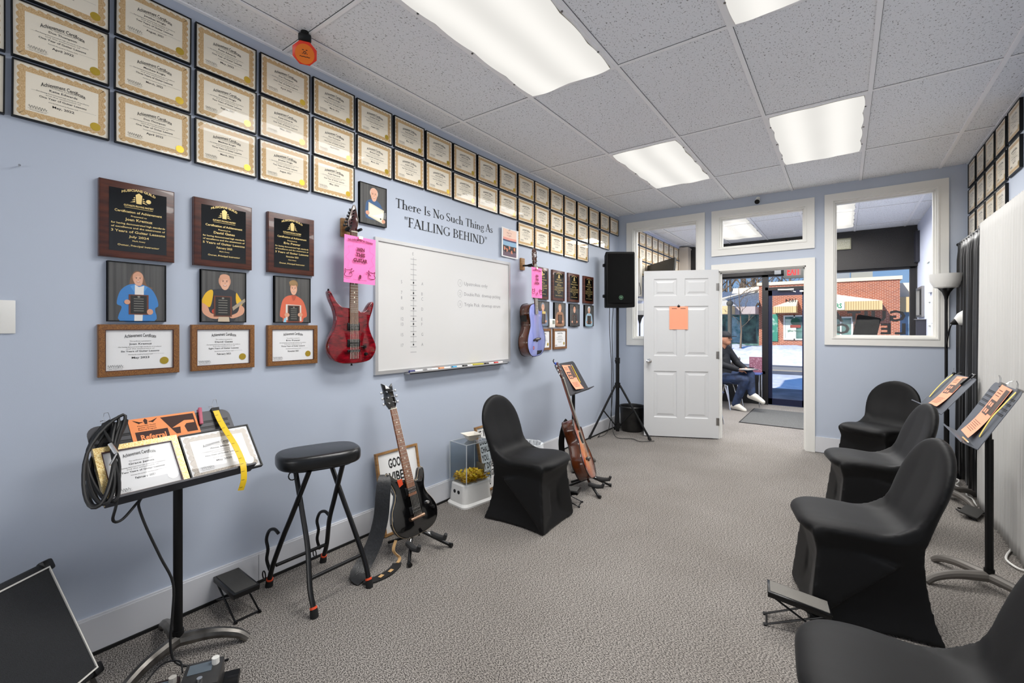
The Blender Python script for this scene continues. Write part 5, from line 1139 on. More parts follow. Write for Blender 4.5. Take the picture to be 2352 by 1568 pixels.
for A, B in zip(P, P[1:]):
    for k in range(n_): b.quad(A[k], A[(k + 1) % n_], B[(k + 1) % n_], B[k])
b.build('liner', mat('white_plastic_liner', 'e4e7ea', .35), r, ang=80)

# ---------------------------------------------------------------- loudspeaker on a tripod
r = thing('speaker_stand', 'black tripod stand carrying the loudspeaker in the corner', 'stand', T(-2.27, 5.33, 0))
MB().cyl((0, 0, .06), (0, 0, .95), .0225, n=18).build('lower_tube', m_black, r); MB().cyl((0, 0, .93), (0, 0, 1.60), .0175, n=16).build('upper_tube', m_black, r)
MB().cyl((0, 0, .60), (0, 0, .66), .034, n=18).build('upper_collar', m_black, r); MB().cyl((0, 0, .10), (0, 0, .16), .034, n=18).build('lower_collar', m_black, r); MB().cyl((0, 0, .90), (0, 0, .97), .029, n=16).cyl((0, -.03, .935), (0, -.06, .935), .011, n=10).build('clamp', m_black, r)
for a in (-122, 2, 118):
    d = Vector((math.cos(math.radians(a)), math.sin(math.radians(a)), 0)); k = .345 if a == 118 else .40
    MB().cyl(d * .03 + Vector((0, 0, .63)), d * k + Vector((0, 0, .018)), .013, n=12).build('leg', m_black, r); c = r.children[-1]
    MB().cyl(d * (k - .012) + Vector((0, 0, .036)), d * (k + .008) + Vector((0, 0, .0)), .018, n=12).build('rubber_foot', m_rubber, c)
    MB().cyl(d * .03 + Vector((0, 0, .13)), d * .21 + Vector((0, 0, .335)), .008, n=10).build('brace', m_black, r)
r = thing('loudspeaker', 'black loudspeaker with round green badge on the tripod stand', 'speaker', T(-2.27, 5.33, 1.592) @ RZ(38))
o = spline([(-.17, -.14), (.17, -.14), (.18, -.12), (.135, .13), (.10, .155), (-.10, .155), (-.135, .13), (-.18, -.12)], 1)
b = MB(); b.prism(o, 0, .672, bev=.012); b.build('cabinet', mat('textured_black', '060607', .6, spec=.2, bump=(300, .5)), r, ang=30)
b = MB(); n_ = 10
for k in range(n_):
    x0, x1 = -.158 + .316 * k / n_, -.158 + .316 * (k + 1) / n_; y = lambda x: -.142 - .018 * (1 - (x / .158) ** 2); b.quad((x0, y(x0), .05), (x1, y(x1), .05), (x1, y(x1), .645), (x0, y(x0), .645))
b.build('grille', mat('perforated_grille', '050506', .8, 0, spec=.15, bump=(900, .6)), r, ang=60)
b = MB(); B_ = T(.0, -.162, .115) @ RX(90); b.disc(0, 0, .026, 0, 0, 24, B_).disc(0, 0, .0225, .0005, 1, 24, B_)
for k in (-1, 1): b.disc(.007 * k, .004, .008, .001, 0, 14, B_)
b.rect(-.003, -.02, .003, .012, .001, 0, B_); b.build('badge', [mat('badge_green', '4f7d5c', .4), m_black], r, ang=0)
for z in (.14, .52): MB().rbox((-.175, -.02, z), (.03, .05, .04), .01).build('side_handle', m_black, r)
c = thing('speaker_cable', 'thin black cables hanging from the loudspeaker to the carpet', 'cable')
MB().tube(spline([(-2.36, 5.30, 1.61), (-2.35, 5.27, 1.4), (-2.335, 5.26, 1.1), (-2.32, 5.26, .9), (-2.325, 5.27, .5), (-2.31, 5.25, .2), (-2.24, 5.2, .02), (-2.05, 5.25, .012), (-1.93, 5.18, .012), (-1.80, 5.30, .012)], 5, False), .004, 6).build('lead', m_cable, c)
MB().tube(spline([(-2.34, 5.36, 1.61), (-2.33, 5.30, 1.3), (-2.318, 5.29, .95), (-2.31, 5.28, .6), (-2.33, 5.2, .1), (-2.42, 5.1, .010), (-2.45, 5.2, .010)], 5, False), .004, 6).build('lead', m_cable, c)
r = thing('floor_basket', 'round black tub standing on the carpet behind the tripod in the corner', 'tub', T(-2.235, 5.715, 0))
MB().lathe([(.001, .004), (.12, .004), (.135, .03), (.155, .30), (.168, .318), (.160, .330), (.148, .318), (.13, .05), (.001, .045)], 30).build('tub', mat('scuffed_black', '101010', .45, var=(9, '2a2928')), r); MB().cyl((0, 0, .05), (0, 0, .25), .12, n=24).build('rubbish', mat('dark_contents', '1c1a19', .9, var=(14, '4a4644')), r)

# ---------------------------------------------------------------- pedals on the carpet
r = thing('effects_pedalboard', 'black pedalboard with tuner pedals cut by the bottom picture edge', 'pedals', T(-1.915, .585, 0) @ RZ(60))
MB().rbox((0, 0, .012), (.40, .20, .024), .006).build('board', m_black, r)
for x, y, w, d, h_, col, cap in ((-.135, .0, .085, .13, .05, '1b1a1a', 'd3d0c8'), (-.03, .0, .09, .13, .05, '2a1716', 'b8b4ac'), (.09, .01, .12, .14, .075, '3b3a39', 'e9e7e0')):
    MB().rbox((x, y, .024 + h_ / 2), (w, d, h_), .006).build('pedal', mat('pedal_' + col, col, .4, .3), r); p = r.children[-1]
    MB().box((x - w * .08, y + d * .18, .0245 + h_), (w * .62, d * .38, .002)).build('display', mat('grey_screen', '5a646c', .25), p, ang=0)
    MB().cyl((x + w * .3, y + d * .25, .024 + h_), (x + w * .3, y + d * .25, .046 + h_), .0125, n=10).build('dial', mat('cap_' + cap, cap, .5), p)
    MB().cyl((x, y - d * .3, .024 + h_), (x, y - d * .3, .034 + h_), .009, n=12).build('footswitch', m_chrome, p)
MB().cyl((.09, -.10, .06), (.10, -.14, .05), .014, n=12).build('blue_knob', mat('blue_plastic', '1f6fc4', .4), r)
MB().cyl((.17, .0, .04), (.205, .0, .04), .022, n=14).build('barrel_plug', m_black, r)
MB().tube(spline([(-.10, .08, .06), (-.06, .13, .09), (.0, .11, .10), (.02, .06, .085)], 5, False), .003, 6).build('patch_cable', m_cable, r)

# price list on the door
r = thing('price_list', 'orange price list hung on the open white door', 'flyer', Md)
b = MB(); b.rect(-.108, -.14, .108, .14, .003, 0)
for k in range(13): b.rect(-.095 + .015 * k, -.125, -.0935 + .015 * k, .10, .0035, 1)
for k in (-1, 1): b.rect(k * .05 - .03, .112, k * .05 + .03, .118, .0036, 2)
b.build('sheet', [m_orange2, mat('peach_lines', 'f08a66', .7), m_brownink], r, ang=0)
MB().rbox((.0, .142, .004), (.030, .022, .012), .003).cyl((0, .15, .0), (0, .165, .004), .004).build('clip', m_black, r)
# ================================================================== COVERED CHAIRS
m_span = mat('black_spandex', '0d0d0e', .55, spec=.22, sheen=.04, bump=(700, .12))
def chair_mesh():
    b = MB()
    # ribbon: seat, bend, leaning rounded back.  (x, z, half width, half thickness, dish)
    st = [(.250, .408, .095, .010, 0), (.243, .414, .140, .026, 0), (.215, .422, .180, .036, 0), (.165, .428, .205, .040, .003), (.08, .428, .216, .040, .008), (-.02, .420, .214, .040, .012), (-.10, .418, .209, .040, .015), (-.155, .434, .206, .039, .018), (-.190, .472, .206, .036, .022),
          (-.212, .54, .214, .033, .026), (-.238, .61, .222, .032, .028), (-.260, .67, .218, .031, .026), (-.278, .72, .202, .030, .020), (-.293, .76, .176, .029, .014), (-.306, .795, .140, .027, .006), (-.315, .820, .098, .023, .002), (-.321, .836, .050, .016, 0), (-.323, .842, .018, .008, 0)]
    st = spline(st, 3, False) if False else [tuple(q) for q in _sp5(st, 3)]
    n = 22; v = []; f = []
    for i, (x, z, w, t, d) in enumerate(st):
        a = st[max(0, i - 1)]; c = st[min(len(st) - 1, i + 1)]; tx, tz = c[0] - a[0], c[1] - a[1]; L = math.hypot(tx, tz) or 1; nx, nz = -tz / L, tx / L
        if nz < 0 or (abs(nz) < .2 and nx < 0): pass
        nx, nz = (tz / L, -tx / L)                      # upper / front side
        for k in range(n):
            an = 2 * PI * k / n; cy, sy = math.cos(an), math.sin(an)
            y = math.copysign(abs(cy) ** .55, cy) * w; o = math.copysign(abs(sy) ** .8, sy) * t
            dd = -d * (1 - (y / max(w, 1e-4)) ** 2) if w > .03 else 0
            v.append((x + nx * (o + dd), y, z + nz * (o + dd)))
    N = len(st)
    for i in range(N - 1):
        for k in range(n): f.append((i * n + k, i * n + (k + 1) % n, (i + 1) * n + (k + 1) % n, (i + 1) * n + k))
    f += [tuple(range(n - 1, -1, -1)), tuple(range((N - 1) * n, N * n))]
    b.add(v, f)
    # skirt: loft of corner-drawn rings (cloth tight between four feet)
    lv = [(.006, .234, .222, -.264, .022, .03), (.03, .226, .214, -.256, .022, .03), (.08, .207, .197, -.240, .020, .03), (.15, .190, .182, -.226, .016, .04), (.22, .184, .176, -.214, .010, .05), (.29, .188, .178, -.206, .006, .06), (.35, .200, .188, -.200, 0, .07), (.40, .214, .200, -.196, -.004, .08), (.43, .214, .200, -.196, -.004, .08)]
    m = 13; rings = []
    for (z, xf, yw, xb, bow, rad) in lv:
        C = [(xf, -yw), (xf, yw), (xb, yw * .97), (xb, -yw * .97)]; R = []
        for k in range(4):
            A, B = C[k], C[(k + 1) % 4]; mx_, my_ = (A[0] + B[0]) / 2, (A[1] + B[1]) / 2; cx_, cy_ = (xf + xb) / 2, 0; L = math.hypot(mx_ - cx_, my_ - cy_); ix, iy = (cx_ - mx_) / L, (cy_ - my_) / L
            for q in range(m):
                t = q / m; w = 4 * t * (1 - t); bw = bow * (.25 if k == 0 else 1.3); R.append((A[0] + (B[0] - A[0]) * t + ix * bw * w, A[1] + (B[1] - A[1]) * t + iy * bw * w, z))
        rings.append(R)
    n2 = len(rings[0]); v = [p for R in rings for p in R]; f = []
    for i in range(len(rings) - 1):
        for k in range(n2): f.append((i * n2 + k, i * n2 + (k + 1) % n2, (i + 1) * n2 + (k + 1) % n2, (i + 1) * n2 + k))
    f += [tuple(range(n2 - 1, -1, -1)), tuple(range((len(rings) - 1) * n2, len(rings) * n2))]
    b.add(v, f)
    # taut side panels folded along the crossed legs: from under the seat back to the front feet
    for s in (-1, 1):
        bm = bmesh.new()
        for p in ((.190, .182, .385), (-.105, .200, .305), (.234, .222, .006)):
            for q in (1, .3): bm.verts.new((p[0] * (1 if q == 1 else .9), s * p[1] * q, p[2]))
        bmesh.ops.convex_hull(bm, input=bm.verts); b.bm(bm)
    # cloth bridging from the sides of the back to the sides of the seat
    for s in (-1, 1):
        pr = [(-.250, .655), (-.210, .565), (-.165, .502), (-.105, .464), (-.03, .446), (-.03, .42), (-.20, .42), (-.268, .63)]
        v = [(x, s * .150, z - .026) for x, z in pr] + [(x, s * .202, z - .006) for x, z in pr]; k = len(pr); ff = [tuple(range(k)), tuple(range(2 * k - 1, k - 1, -1))] + [(i, (i + 1) % k, k + (i + 1) % k, k + i) for i in range(k)]
        b.add(v, ff)
    return remesh(b, .0085, 9, .5)
def _sp5(p, k):
    out = []; N = len(p)
    for i in range(N - 1):
        g = lambda j: p[max(0, min(N - 1, j))]
        a, b, c, d = g(i - 1), g(i), g(i + 1), g(i + 2)
        for q in range(k):
            t = q / k; out.append([.5 * (2 * b[j] + (c[j] - a[j]) * t + (2 * a[j] - 5 * b[j] + 4 * c[j] - d[j]) * t * t + (3 * b[j] - a[j] - 3 * c[j] + d[j]) * t ** 3) for j in range(5)])
    out.append(list(p[-1])); return out
CHM = None
def covered_chair(M, label):
    global CHM
    if CHM is None:
        o = chair_mesh().build('covered_chair', m_span, None, ang=180); CHM = o.data
    else: o = bpy.data.objects.new('covered_chair', CHM); COL.objects.link(o)
    o.matrix_world = M; tag(o, label, 'chair', 'black spandex covered folding chairs'); return o
covered_chair(T(-1.80, 2.69, 0) @ RZ(2), 'black spandex-covered chair standing alone along the whiteboard wall, beside the donation box')
covered_chair(T(.235, 5.33, 0) @ RZ(238), 'black spandex-covered chair in the far corner under the interior window, turned to the camera')
covered_chair(T(.150, 4.02, 0) @ RZ(192), 'black spandex-covered chair mostly hidden behind the nearest full covered chair')
covered_chair(T(.045, 2.735, 0) @ RZ(194), 'black spandex-covered chair with the ribbed footstool at its feet')
covered_chair(T(.145, 1.535, 0) @ RZ(186), 'black spandex-covered chair cut off by the bottom right of the picture')

# ---------------------------------------------------------------- flyers and tapes on the right stands
long_flyer(on(DA, .02, .175, .002, -2), 'orange flyer on the nearer music stand by the white curtain', .195, .30, 0)
long_flyer(on(DB, .035, .185, .002, 4), 'orange flyer on the farther music stand in front of the black curtain', .185, .30, 1)
def tape(D, pts, lb, w=.018):
    r = thing('yellow_tape_strip', lb, 'strap'); b = MB(); Q = [D @ Vector(p) for p in spline(pts, 5, False)]; b.ribbon(Q, w, .0015, D.to_3x3() @ Vector((1, 0, 0))); b.build('strap', mat('pale_yellow_tape', 'e9cf6a', .5), r, ang=60); return r
tape(DA, [(.190, .318, .006), (.188, .24, .012), (.182, .17, .016), (.172, .10, .010), (.165, .055, .004)], 'yellow measuring strap bowed over the nearer music stand by the white curtain')
tape(DB, [(-.165, .338, .006), (-.172, .25, .014), (-.180, .17, .012), (-.185, .095, .005)], 'yellow measuring strap on the farther music stand in front of the black curtain')
binder_clip(on(DA, .188, .327, 0, -6), 'binder clip holding the yellow strap on the nearer music stand by the white curtain', m_steel); binder_clip(on(DA, -.10, .327, 0, 8), 'binder clip at the top of the orange flyer on the nearer right stand', m_steel)
binder_clip(on(DB, -.168, .342, 0, 5), 'binder clip holding the yellow strap on the farther music stand'); 
r = thing('capo', 'black guitar capo clamped on the top edge of the farther right music stand', 'capo', on(DB, .150, .325, .004, -20)); MB().rbox((0, -.02, .008), (.02, .085, .012), .004).build('bar', m_black, r); MB().tube([(0, .015, .012), (.02, .05, .02), (.05, .055, .012)], .006, 8).tube([(0, .015, -.004), (-.02, .045, -.012), (-.045, .04, -.008)], .006, 8).build('lever', m_blackm, r); MB().box((0, -.02, .0145), (.010, .06, .002)).build('pad', m_steel, r, ang=0)
r = thing('pencil', 'tan pencil lying in the lip of the nearer right music stand', 'pencil', on(DA, .16, .012, .035)); MB().cyl((-.07, 0, 0), (.05, 0, 0), .004, n=6).build('shaft', mat('tan_pencil', 'd6b27a', .5), r, ang=0); MB().cyl((.05, 0, 0), (.066, 0, 0), .004, .0006, n=6).build('tip', m_paper, r)
# ---------------------------------------------------------------- curtains on the right wall
def curtain(name, label, y0, y1, ztop, x0, amp_, wl, m_, seed, ztopn=None, flare=0):
    rnd = random.Random(seed); ph = [rnd.uniform(0, 6) for _ in range(6)]; N = int(abs(y1 - y0) / .0105); K = 26; v = []; f = []
    for j in range(K + 1):
        t = j / K; z = .018 + (ztop - .018) * t
        for i in range(N + 1):
            s = i / N; y = y0 + (y1 - y0) * s; A = amp_ * (.55 + .45 * (1 - t)) * (1.0 if t < .95 else .55)
            ph_ = 2 * PI * y / wl + .8 * math.sin(y * 7 + ph[0]) + .35 * math.sin(z * 2.2 + ph[1] + y * 3)
            x = x0 - flare * (1 - t) * .5 + A * math.sin(ph_) + .35 * A * math.sin(2.3 * ph_ + ph[2]); y += .25 * A * math.sin(2 * ph_ + ph[3])
            zz = z + (.006 * math.sin(ph_ * 1.0) if j in (0, K) else 0)
            v.append((x, y, zz))
    for j in range(K):
        for i in range(N): a = j * (N + 1) + i; f.append((a, a + N + 1, a + N + 2, a + 1))
    o = MB().add(v, f).build(name, m_, None, ang=180)
    md = o.modifiers.new('t', 'SOLIDIFY'); md.thickness = .003
    return tag(o, label, 'curtain')
m_bc = mat('black_satin', '0c0c0d', .35, sheen=.2)
m_wc = mat('white_curtain', 'c3c2bf', .75)
curtain('black_curtain', 'black gathered curtain hanging from the rod near the room corner', 5.885, 4.70, 2.135, .865, .024, .098, m_bc, 2)
curtain('white_curtain', 'white gathered curtain hanging nearer the camera on the right wall', 4.84, 2.3, 2.13, .830, .012, .060, m_wc, 5, flare=.02)
r = thing('curtain_rod', 'black curtain rod with round end above the curtains', 'curtain rod', None)
MB().cyl((.865, 5.895, 2.12), (.865, 2.2, 2.12), .009, n=12).build('rod', m_black, r); MB().ball((.865, 5.893, 2.12), .016).build('finial', m_black, r)
for y in (5.86, 4.75, 3.3): MB().cyl((.865, y, 2.128), (.94, y, 2.128), .006, n=8).build('bracket', m_black, r)
# ---------------------------------------------------------------- torchiere floor lamp with reading arm
r = thing('floor_lamp', 'black torchiere floor lamp with white bowl shade in the corner by the black curtain', 'floor lamp', T(.755, 5.70, 0))
MB().lathe([(.001, 0), (.13, 0), (.13, .014), (.02, .03), (.016, .05)], 30).build('base', m_blackm, r)
MB().cyl((0, 0, .03), (0, 0, 1.66), .0115, n=14).build('pole', m_blackm, r)
MB().lathe([(.012, 1.60), (.016, 1.63), (.030, 1.67), (.052, 1.70), (.060, 1.705)], 24).build('socket_cup', m_blackm, r)
MB().lathe([(.045, 1.700), (.085, 1.715), (.113, 1.765), (.122, 1.835), (.119, 1.835), (.108, 1.77), (.080, 1.722), (.03, 1.712)], 30).build('bowl_shade', mat('white_bowl_shade', 'e9e8e3', .35), r)
MB().tube(spline([(0, 0, 1.15), (-.0, -.03, 1.20), (.008, -.06, 1.30), (.02, -.07, 1.36), (.035, -.065, 1.385)], 4, False), .006, 8).build('gooseneck', m_blackm, r)
h = basis((0, 1, 0), (-.45, 0, .89), (.89, 0, .45), (.03, -.065, 1.385))
MB().lathe([(.012, -.01), (.028, .02), (.034, .035)], 18, 0, h).build('reading_socket', m_blackm, r); MB().lathe([(.034, .03), (.062, .07), (.072, .115), (.068, .115), (.030, .04)], 22, 0, h).build('reading_shade', mat('white_bowl_shade'), r)
c = thing('power_cord', 'white power cord bunched on the carpet under the black curtain', 'cord')
MB().tube(spline([(.70, 5.55, .012), (.735, 5.40, .012), (.775, 5.36, .020), (.80, 5.45, .030), (.765, 5.52, .020), (.74, 5.44, .012), (.79, 5.25, .010), (.80, 5.15, .03), (.79, 5.05, .012), (.81, 4.98, .010), (.80, 4.80, .010)], 5, False), .0055, 8).build('lead', m_white, c)
c = thing('power_cord', 'white cord end curling on the carpet under the white curtain at the picture edge', 'cord')
MB().tube(spline([(.82, 4.0, .010), (.775, 3.88, .010), (.755, 3.78, .012), (.78, 3.70, .010), (.82, 3.68, .010)], 5, False), .006, 8).build('lead', m_white, c)
r = thing('stand_base_jumble', 'grey stand base jumble lying by the curtain foot behind the farther music stand', 'footstool', T(.73, 4.56, 0) @ RZ(70))  # platform and legs stand in for a jumble of stand bases
MB().rbox((0, 0, .035), (.22, .10, .012), .004, M=RX(12)).build('platform', mat('ribbed_3b3a38', '3b3a38', .85), r)
for s in (-1, 1): MB().cyl((s * .10, -.05, .010), (s * .02, .07, .030), .006, n=8).build('leg', m_blackm, r)
# ================================================================== LOBBY BEHIND THE PARTITION
m_alu = mat('dark_bronze_aluminium', '1d1b1c', .4, .3)
m_bluerefl = mat('reflection_tinted_black', '0a1030', .35, .2)  # black door frame, its blue reflection put into the base colour
# storefront: plinth, header, mullions, glazing  (wall_front)
w = MB(); F0, F1 = YF, YF + .12
w.bb((XL, F0, 2.26), (XR, F1, 3.0)); w.bb((XL, F0, 0), (-1.16, F1, .55))
w.bb((.86, F0, 0), (XR, F1, 2.3)); w.bb((XL, F0, 0), (XL + .15, F1, 2.9))
w.bb((-.43, F0, 0), (XR, F1, .40))
struct(w.build('wall_front', mat('charcoal_storefront', '191819', .6), ang=0))
w = MB()
for x in (-2.30, -1.1125, -.46, .845): w.bb((x - .047, F0 + .01, 0), (x + .047, F1 - .01, 2.3))
w.bb((-1.11, F0 + .01, 1.99), (-.46, F1 - .01, 2.04)); w.bb((XL, F0 + .01, 2.225), (XR, F1 - .01, 2.28)); w.bb((-2.3, F0 + .01, .53), (-1.11, F1 - .01, .58)); w.bb((-.46, F0 + .01, .40), (.86, F1 - .01, .45))
struct(w.build('trim_3', m_alu, ang=0))
for nm, a, b_ in (('window_4', (-2.255, .58), (-1.16, 2.225)), ('window_5', (-.413, .45), (.80, 2.225)), ('window_6', (-1.065, 2.04), (-.507, 2.225))):
    struct(MB().bb((a[0], F0 + .055, a[1]), (b_[0], F0 + .060, b_[1])).build(nm, m_pane, ang=0))
# glazed exit door
r = struct(bpy.data.objects.new('door_2', None)); COL.objects.link(r)
d = MB(); x0, x1 = -1.062, -.510
d.bb((x0, F0 + .03, .008), (x0 + .055, F0 + .075, 1.985)); d.bb((x1 - .055, F0 + .03, .008), (x1, F0 + .075, 1.985)); d.bb((x0, F0 + .03, 1.895), (x1, F0 + .075, 1.985)); d.bb((x0, F0 + .03, .008), (x1, F0 + .075, .115)); d.build('stile_frame', m_bluerefl, r, ang=0)
MB().bb((x0 + .055, F0 + .048, .115), (x1 - .055, F0 + .053, 1.895)).build('pane', m_pane, r, ang=0)
MB().rbox((-.80, F0 + .005, 1.985), (.24, .05, .035), .006).build('door_closer', m_steel, r); MB().cyl((-.74, F0 + .0, 1.97), (-.66, F0 + .02, 1.945), .007, n=8).build('closer_arm', m_chrome, r)
MB().ball((-.575, F0 + .028, 1.955), .022, sc=(1.4, .4, .7)).build('contact_sensor', m_white, r)
b = MB(); b.text('1654', .085, -.735, 1.775, F0 + .045, 0, bold=.02, mirror=True); b.v = [(p[0], p[2], p[1]) for p in b.v]; b.build('house_number', m_black, r, ang=0)
# window lettering, read from the street
b = MB()
for t, z, h in (('GUITAR', 1.443, .226), ('LESSONS', 1.246, .226)):
    x = .752
    for ch in t:
        v, f = text_geo(ch, .03); xa, xb = min(p[0] for p in v), max(p[0] for p in v); k = h * 1.0; wd = (xb - xa) * k
        b.add([(x - (p[0] - xa) * k * 1.2, F0 + .045, z + p[1] * k) for p in v], f); x -= wd * 1.2 + .045
o = b.build('window_lettering', m_ink, None, ang=0); tag(o, 'black reversed letters on the lobby shop window', 'lettering')
# soffit valance over the shop window with an emergency light box
struct(MB().bb((XL, YF - .06, 2.255), (XR, YF, 2.80)).build('trim_4', mat('black_valance', '1a1716', .7), ang=0))
struct(MB().bb((.835, 8.72, 2.30), (.88, YF - .06, 2.74)).build('trim_5', mat('dark_shutter', '1a1a26', .6), ang=0))
struct(MB().bb((XL, YF - .25, 0), (-2.34, YF, 2.84)).build('trim_6', mat('beige_pier', 'bdb3a6', .6), ang=0))
r = thing('wall_panel', 'olive grey panel on the dark valance over the shop window', 'panel', T(-.04, YF - .075, 2.68)); MB().bb((-.13, -.01, -.10), (.13, .012, .075)).build('panel', mat('olive_grey', '6c6a54', .5), r, ang=0)
# exit sign and power box hanging over the door
r = thing('exit_sign', 'grey exit sign with red letters hanging above the glazed lobby door', 'sign', T(-.665, 8.915, 2.275))
MB().rbox((0, 0, 0), (.31, .035, .22), .008).build('housing', mat('grey_sign_housing', '4c4e4c', .5), r); b = MB(); b.text('EXIT', .19, 0, 0, 0, 0, bold=.03, fit=.185); b.v = [(p[0] - .013, -.0185, p[1] - .052) for p in b.v]; b.build('red_letters', mat('exit_red', 'c40e18', .4), r, ang=0)
b = MB().bb((-.115, -.0177, -.062), (.09, -.0176, .085)); b.build('panel', mat('exit_pale', '6a5a58', .5), r, ang=0)
r = thing('emergency_light', 'small grey box beside the exit sign', 'box', T(-.91, 8.915, 2.305)); MB().rbox((0, 0, 0), (.10, .045, .12), .008).build('case', mat('grey_box', '77797c', .5), r); MB().tube([(-.05, 0, .03), (-.12, 0, -.02), (-.2, 0, .0), (-.25, 0, .08)], .004, 6).build('wire', m_cable, r)
# pink poster on the lobby window and entrance mat
r = thing('window_poster', 'dull pink poster standing in the lobby window above the dark sill', 'poster', T(-1.255, YF - .02, .69))
b = MB().bb((-.10, 0, -.135), (.10, .002, .135)); random.seed(5)
for k in range(60): x, z = random.uniform(-.085, .085), random.uniform(-.11, .11); b.quad((x, -.001, z), (x + .014, -.001, z), (x + .014, -.001, z + .006), (x, -.001, z + .006), 1)
b.build('sheet', [mat('dull_pink', '8d5a6c', .7), mat('pale_pink_print', 'c9a3b2', .7)], r, ang=0)
r = thing('door_mat', 'dark grey entrance mat on the lobby carpet in front of the glazed door', 'mat', T(-.63, 7.78, .002))
MB().rbox((0, 0, .004), (1.12, 1.34, .008), .003).build('pile', mat('grey_mat_pile', '4a4a49', .95, var=(160, '6a6a68'), bump=(200, .8)), r); MB().ring(-.575, -.685, .575, .685, .018, -.001, .004).build('rubber_border', m_rubber, r, ang=0)
# television on the lobby wall
r = thing('television', 'black flat television tilted out from the lobby wall, seen from behind', 'television', T(-2.19, 6.66, 2.05) @ RZ(-46) @ RX(-6))
MB().rbox((0, 0, 0), (.88, .035, .52), .010).build('screen_back', mat('olive_black', '15150f', .6), r); MB().rbox((0, .03, -.05), (.55, .05, .30), .015).build('electronics_box', mat('olive_black'), r)
MB().cyl((-.05, .05, 0), (-.30, .16, .02), .018, n=10).build('wall_arm', m_black, r)
# white shelf post + second torchiere seen through the left interior window
r = thing('shelf_unit', 'white wall shelf with bracket seen beside the loudspeaker through the interior window', 'shelf', T(-2.46, 6.50, 1.5))
MB().bb((-.045, -.03, .30), (.055, .05, .86)).build('upper_box', mat('ivory_box', 'd8d3c8', .5), r, ang=0)
MB().bb((-.045, -.10, .24), (.06, .12, .27)).build('shelf_board', m_trim, r, ang=0); MB().bb((-.04, .06, .27), (-.03, .08, .8)).build('bracket', m_steel, r, ang=0)
MB().tube([(.05, -.05, .5), (.06, -.04, .42), (.06, -.03, .34), (.02, -.02, .28)], .004, 6).build('wire', m_cable, r)
r = thing('floor_lamp', 'torchiere floor lamp in the lobby seen through the left interior window', 'floor lamp', T(-2.345, 6.29, 0))
MB().lathe([(.001, 0), (.12, 0), (.12, .014), (.012, .03)], 24).build('base', m_blackm, r); MB().cyl((0, 0, .02), (0, 0, 1.50), .009, n=10).build('pole', m_blackm, r); MB().lathe([(.01, 1.40), (.03, 1.47), (.06, 1.52)], 20).build('socket_cup', m_blackm, r); MB().lathe([(.05, 1.515), (.11, 1.58), (.12, 1.68), (.116, 1.68), (.1, 1.58), (.03, 1.52)], 24).build('bowl_shade', mat('white_bowl_shade'), r)
# pictures on the right lobby wall
r = thing('wall_mirror', 'silver framed mirror on the right lobby wall reflecting the street', 'mirror', RW(8.56, 1.70, .88)); MB().ring(-.30, -.21, .30, .21, .03, 0, .03).build('frame', m_steel, r, ang=0); MB().rect(-.27, -.18, .27, .18, .012).build('mirror_glass', mat('mirror_silver', 'e6eaee', .03, 1), r, ang=0)
for y, z, w_, h_, lb in ((7.62, 1.98, .28, .40, 'upper white framed print on the right lobby wall'), (7.52, 1.54, .22, .28, 'middle white framed print on the right lobby wall'), (7.50, 1.29, .22, .20, 'lower white framed print on the right lobby wall')):
    r = thing('framed_print', lb, 'picture', RW(y, z, .88)); MB().ring(-w_ / 2, -h_ / 2, w_ / 2, h_ / 2, .02, 0, .035).build('frame', m_trim, r, ang=0); MB().rect(-w_ / 2 + .02, -h_ / 2 + .02, w_ / 2 - .02, h_ / 2 - .02, .02).build('print', mat('pale_print', 'c9d3dd', .5, var=(14, 'a5b4c4')), r, ang=0)
r = thing('wall_shelf', 'slim dark strip shelf on the right lobby wall under the mirror', 'shelf', RW(8.12, 1.33, .88)); MB().bb((-.03, -.20, 0), (.03, .12, .10)).build('strip', mat('dark_strip', '2f2f3a', .5), r, ang=0); MB().bb((-.05, .12, 0), (.05, .128, .12)).build('cap', m_steel, r, ang=0)
# keyboard case propped below the window
r = thing('office_chair', 'dark office chair backrest in front of the lettered shop window', 'chair', T(.215, 8.25, 0) @ RZ(-28))
MB().rbox((0, 0, 1.245), (.30, .06, .48), .03, M=T(.03, 0, 0) @ RY(12) @ T(-.26, 0, 0)).build('backrest', mat('matte_black_mesh', '050506', .95, spec=.05), r); MB().rbox((0, .20, .48), (.46, .44, .08), .03).build('seat', m_black, r); MB().cyl((0, .2, .06), (0, .2, .45), .03, n=12).build('gas_column', m_blackm, r); MB().rbox((0, -.02, .78), (.06, .03, .60), .01).build('back_bar', m_blackm, r)
for k in range(5): a = 2 * PI * k / 5; MB().cyl((0, .2, .09), (.26 * math.cos(a), .2 + .26 * math.sin(a), .06), .018, n=8).build('leg', m_blackm, r); MB().ball((.26 * math.cos(a), .2 + .26 * math.sin(a), .028), .027).build('caster', m_black, r)
